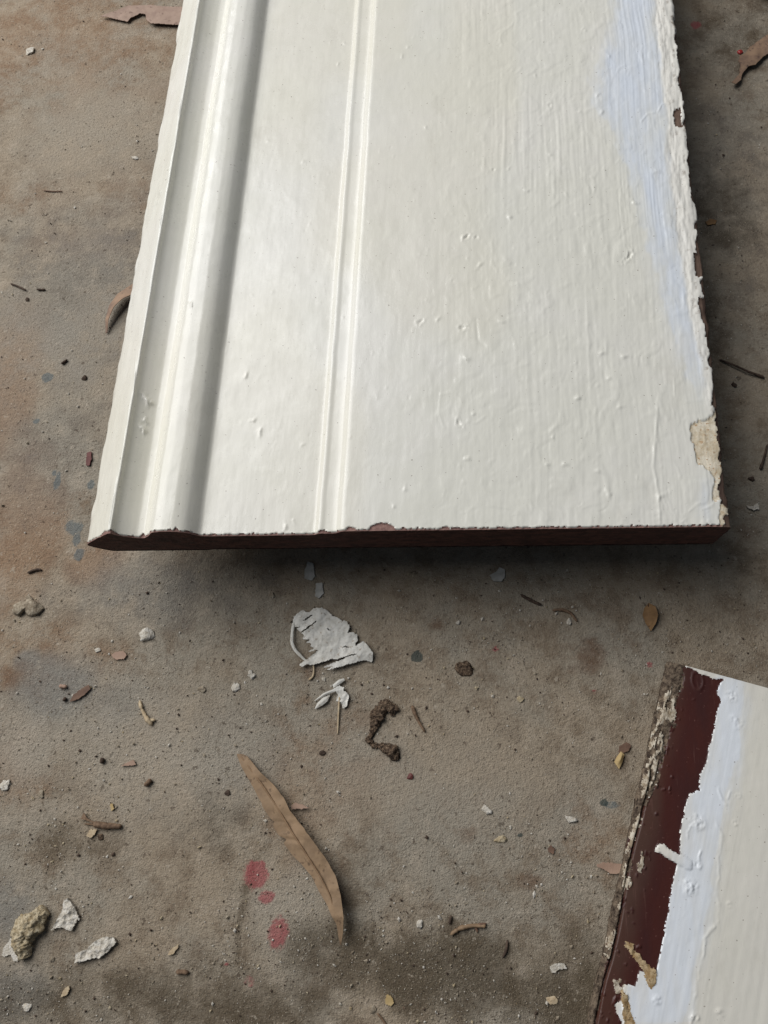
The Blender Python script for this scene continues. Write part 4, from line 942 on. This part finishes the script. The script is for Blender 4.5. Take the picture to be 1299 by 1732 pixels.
# --- crumbs and pebbles
c = at(50, 1028)
cl = empty('cement_lump', (c[0], c[1], 0), 'double grey cement lump near the left border', 'lump')
crumb('lump_piece', 36, 1030, 13, 11, M_stone, .7, 0, 90, .4, cl); crumb('lump_piece', 59, 1027, 16, 13, M_stone, .75, .3, 91, .4, cl)
tag(crumb('cement_crumb', 50, 1011, 6, 4, M_stone, .6, seed=92), 'small grey crumb directly above the double cement lump', 'crumb')
tag(crumb('cement_crumb', 250, 1076, 12, 11, M_plasterw, .6, .4, 93, .45), 'pale grey crumb below the left part of the long board', 'crumb')
tag(sheet('pink_chip', zz((0, 560), 2.986, [(565, 1640), (590, 1620), (630, 1618), (645, 1640), (630, 1658), (590, 1660)]), .0009, M_pinkbit, .0004, 0, .0003, seed=94), 'oval pinkish chip lower left of the pale grey crumb', 'chip')
tag(crumb('white_crumb', 165, 1100, 5, 4, M_plasterw, .7, seed=95), 'tiny white crumb left of the oval pinkish chip', 'crumb')
tag(crumb('pebble', 342, 1165, 7, 6, M_stone, .7, seed=96, rough=.2), 'round tan pebble right of the dry forked stalk', 'pebble')
tag(crumb('white_crumb', 398, 1163, 8, 8, M_plasterw, .4, seed=97, rough=.8), 'crumbled white bit right of the round tan pebble', 'crumb')
tag(crumb('white_crumb', 425, 1140, 7, 8, M_plasterw, .5, seed=98, rough=.6), 'crumbled white bit left of the straw, above its neighbour', 'crumb')
tag(crumb('white_crumb', 10, 1327, 11, 9, M_plasterw, .4, .5, 99, .7), 'white crumbly bit at the left border', 'crumb')
tag(crumb('grey_crumb', 70, 1343, 7, 6, M_stone, .5, seed=100, rough=.6), 'grey crumb right of the white crumbly bit at the left border', 'crumb')
tag(crumb('cream_crumb', 823, 1369, 10, 7, M_plasterw, .5, .7, 101, .5), 'cream crumb right of centre in the lower half', 'crumb')
tag(crumb('cream_crumb', 848, 1418, 11, 6, M_plaster, .5, -.3, 102, .6), 'tan crumb just below the cream crumb right of centre', 'crumb')
tag(crumb('white_crumb', 965, 1386, 10, 6, M_plasterw, .5, .2, 103, .7), 'white crumb left of the painted board', 'crumb')
tag(crumb('white_crumb', 711, 1562, 6, 6, M_plasterw, .7, seed=104, rough=.4), 'white crumb left of the knobbly twig', 'crumb')
tag(crumb('white_crumb', 46, 1703, 8, 6, M_plasterw, .6, .3, 105, .4, sharp=True), 'angular white bit at the lower left border', 'crumb')
tag(crumb('white_crumb', 90, 1622, 5, 5, M_stone, .7, seed=106), 'small crumb under the tan plaster lump, left of the long white flake', 'crumb')
tag(crumb('pale_chip', 52, 88, 8.5, 6.5, M_plasterw, .6, -.2, 107, .25, sharp=True), 'pale cream chip lying alone near the top left corner', 'chip')
tag(crumb('white_crumb', 229, 267, 6, 4, M_plasterw, .5, .2, 108, .6), 'tiny white flake left of the long board among dark specks', 'crumb')
tag(crumb('tan_crumb', 461, 1006, 6, 5, M_stone, .6, seed=109), 'tan crumb in the board shadow left of the grey paint chips', 'crumb')
tag(crumb('tan_crumb', 880, 1183, 6, 5, M_plaster, .7, seed=110, rough=.2), 'tan crumb on open floor between the twig and the painted board', 'crumb')
tag(crumb('white_crumb', 775, 1053, 4, 4, M_plasterw, .8, seed=111), 'white crumb below the middle of the long board', 'crumb')
tag(crumb('dark_seed', 545, 1273, 5, 4, M_dark, .8, seed=112), 'dark seed left of the bark curl', 'seed')
tag(crumb('dark_seed', 385, 1341, 5, 4, M_dark, .8, seed=113), 'dark seed left of the long brown leaf', 'seed')

# --- dark tub just showing at the top right corner
def form():
    c = at(1330, -78)  # unidentified dark sliver, given a round rimmed shape
    o = empty('black_form', (c[0] , c[1] , 0), 'black round tub barely showing at the top right corner', 'form')
    k = 64
    prof_ = [(0.0, .001), (.046, .001), (.050, .004), (.056, .05), (.060, .052), (.060, .056), (.056, .056), (.049, .006), (0.0, .005)]
    a = np.linspace(0, 2 * np.pi, k, endpoint=False)
    V = np.array([[r * math.cos(t), r * math.sin(t), z] for r, z in prof_ for t in a])
    i = np.arange(len(V)).reshape(len(prof_), k); j = np.roll(i, -1, 1)
    F = np.stack([i[:-1], j[:-1], j[1:], i[1:]], -1)
    m = simple_material('plain black', lin(24, 24, 26), lin(34, 34, 36), 90, 0.5, 0.1, 0.0003)
    for nm, sl in (('form_wall', slice(0, 3)), ('form_rim', slice(3, 6)), ('form_lining', slice(6, 8))):
        f = F[sl].reshape(-1, 4); v, f2, _ = sub(V, f, {})
        link(nm, mesh_np(nm, v, f2), m, o)
form()

# --- loose grit, too fine to count
def grit():
    g = np.random.default_rng(77)
    n = 14000
    px = g.uniform(-20, 1320, n * 5); py = 1732 * (1 - g.uniform(0, 1, n * 5) ** 1.25)
    keep = np.ones(len(px), bool)
    xy = at(px, py)
    keep &= ~((xy[:, 1] > y_end(xy[:, 0])) & (xy[:, 0] > -.176) & (xy[:, 0] < .129))
    rel = xy - O2
    keep &= ~((rel @ E2 > -.001) & (rel @ D2 > -.002))
    clump = fbm(xy[:, 0] * 28, xy[:, 1] * 28, 3, 301)
    keep &= g.uniform(-.55, .5, len(px)) < clump
    xy = xy[keep][:n]
    oct_v = np.array([[1, 0, 0], [-1, 0, 0], [0, 1, 0], [0, -1, 0], [0, 0, 1], [0, 0, -1]], float)
    oct_f = np.array([[0, 2, 4], [2, 1, 4], [1, 3, 4], [3, 0, 4], [2, 0, 5], [1, 2, 5], [3, 1, 5], [0, 3, 5]])
    V, F, mi = [], [], []
    for q, p in enumerate(xy):
        r = min(0.00011 * math.exp(abs(g.normal(0, .7))), .0009)
        v = oct_v * (r * g.uniform(.6, 1.3, (6, 3)) * np.array([g.uniform(.7, 1.8), 1, .7]))
        a = g.uniform(0, 6.28); ca, sa = math.cos(a), math.sin(a)
        v = np.stack([v[:, 0] * ca - v[:, 1] * sa, v[:, 0] * sa + v[:, 1] * ca, v[:, 2]], -1)
        v += [p[0], p[1], r * .45 + .0002]
        V.append(v); F.append(oct_f + 6 * q); mi.append(np.full(8, g.choice([0, 0, 1, 1, 2, 2, 3])))
    me = mesh_np('floor_grit', np.concatenate(V), np.concatenate(F), smooth_shade=False)
    o = link('floor_grit', me, [M_plasterw, M_stone, M_dark, M_plaster])
    me.polygons.foreach_set('material_index', np.concatenate(mi).astype(np.int32))
    tag(o, 'fine pale and dark grit scattered over the concrete', 'grit'); o['kind'] = 'stuff'
grit()
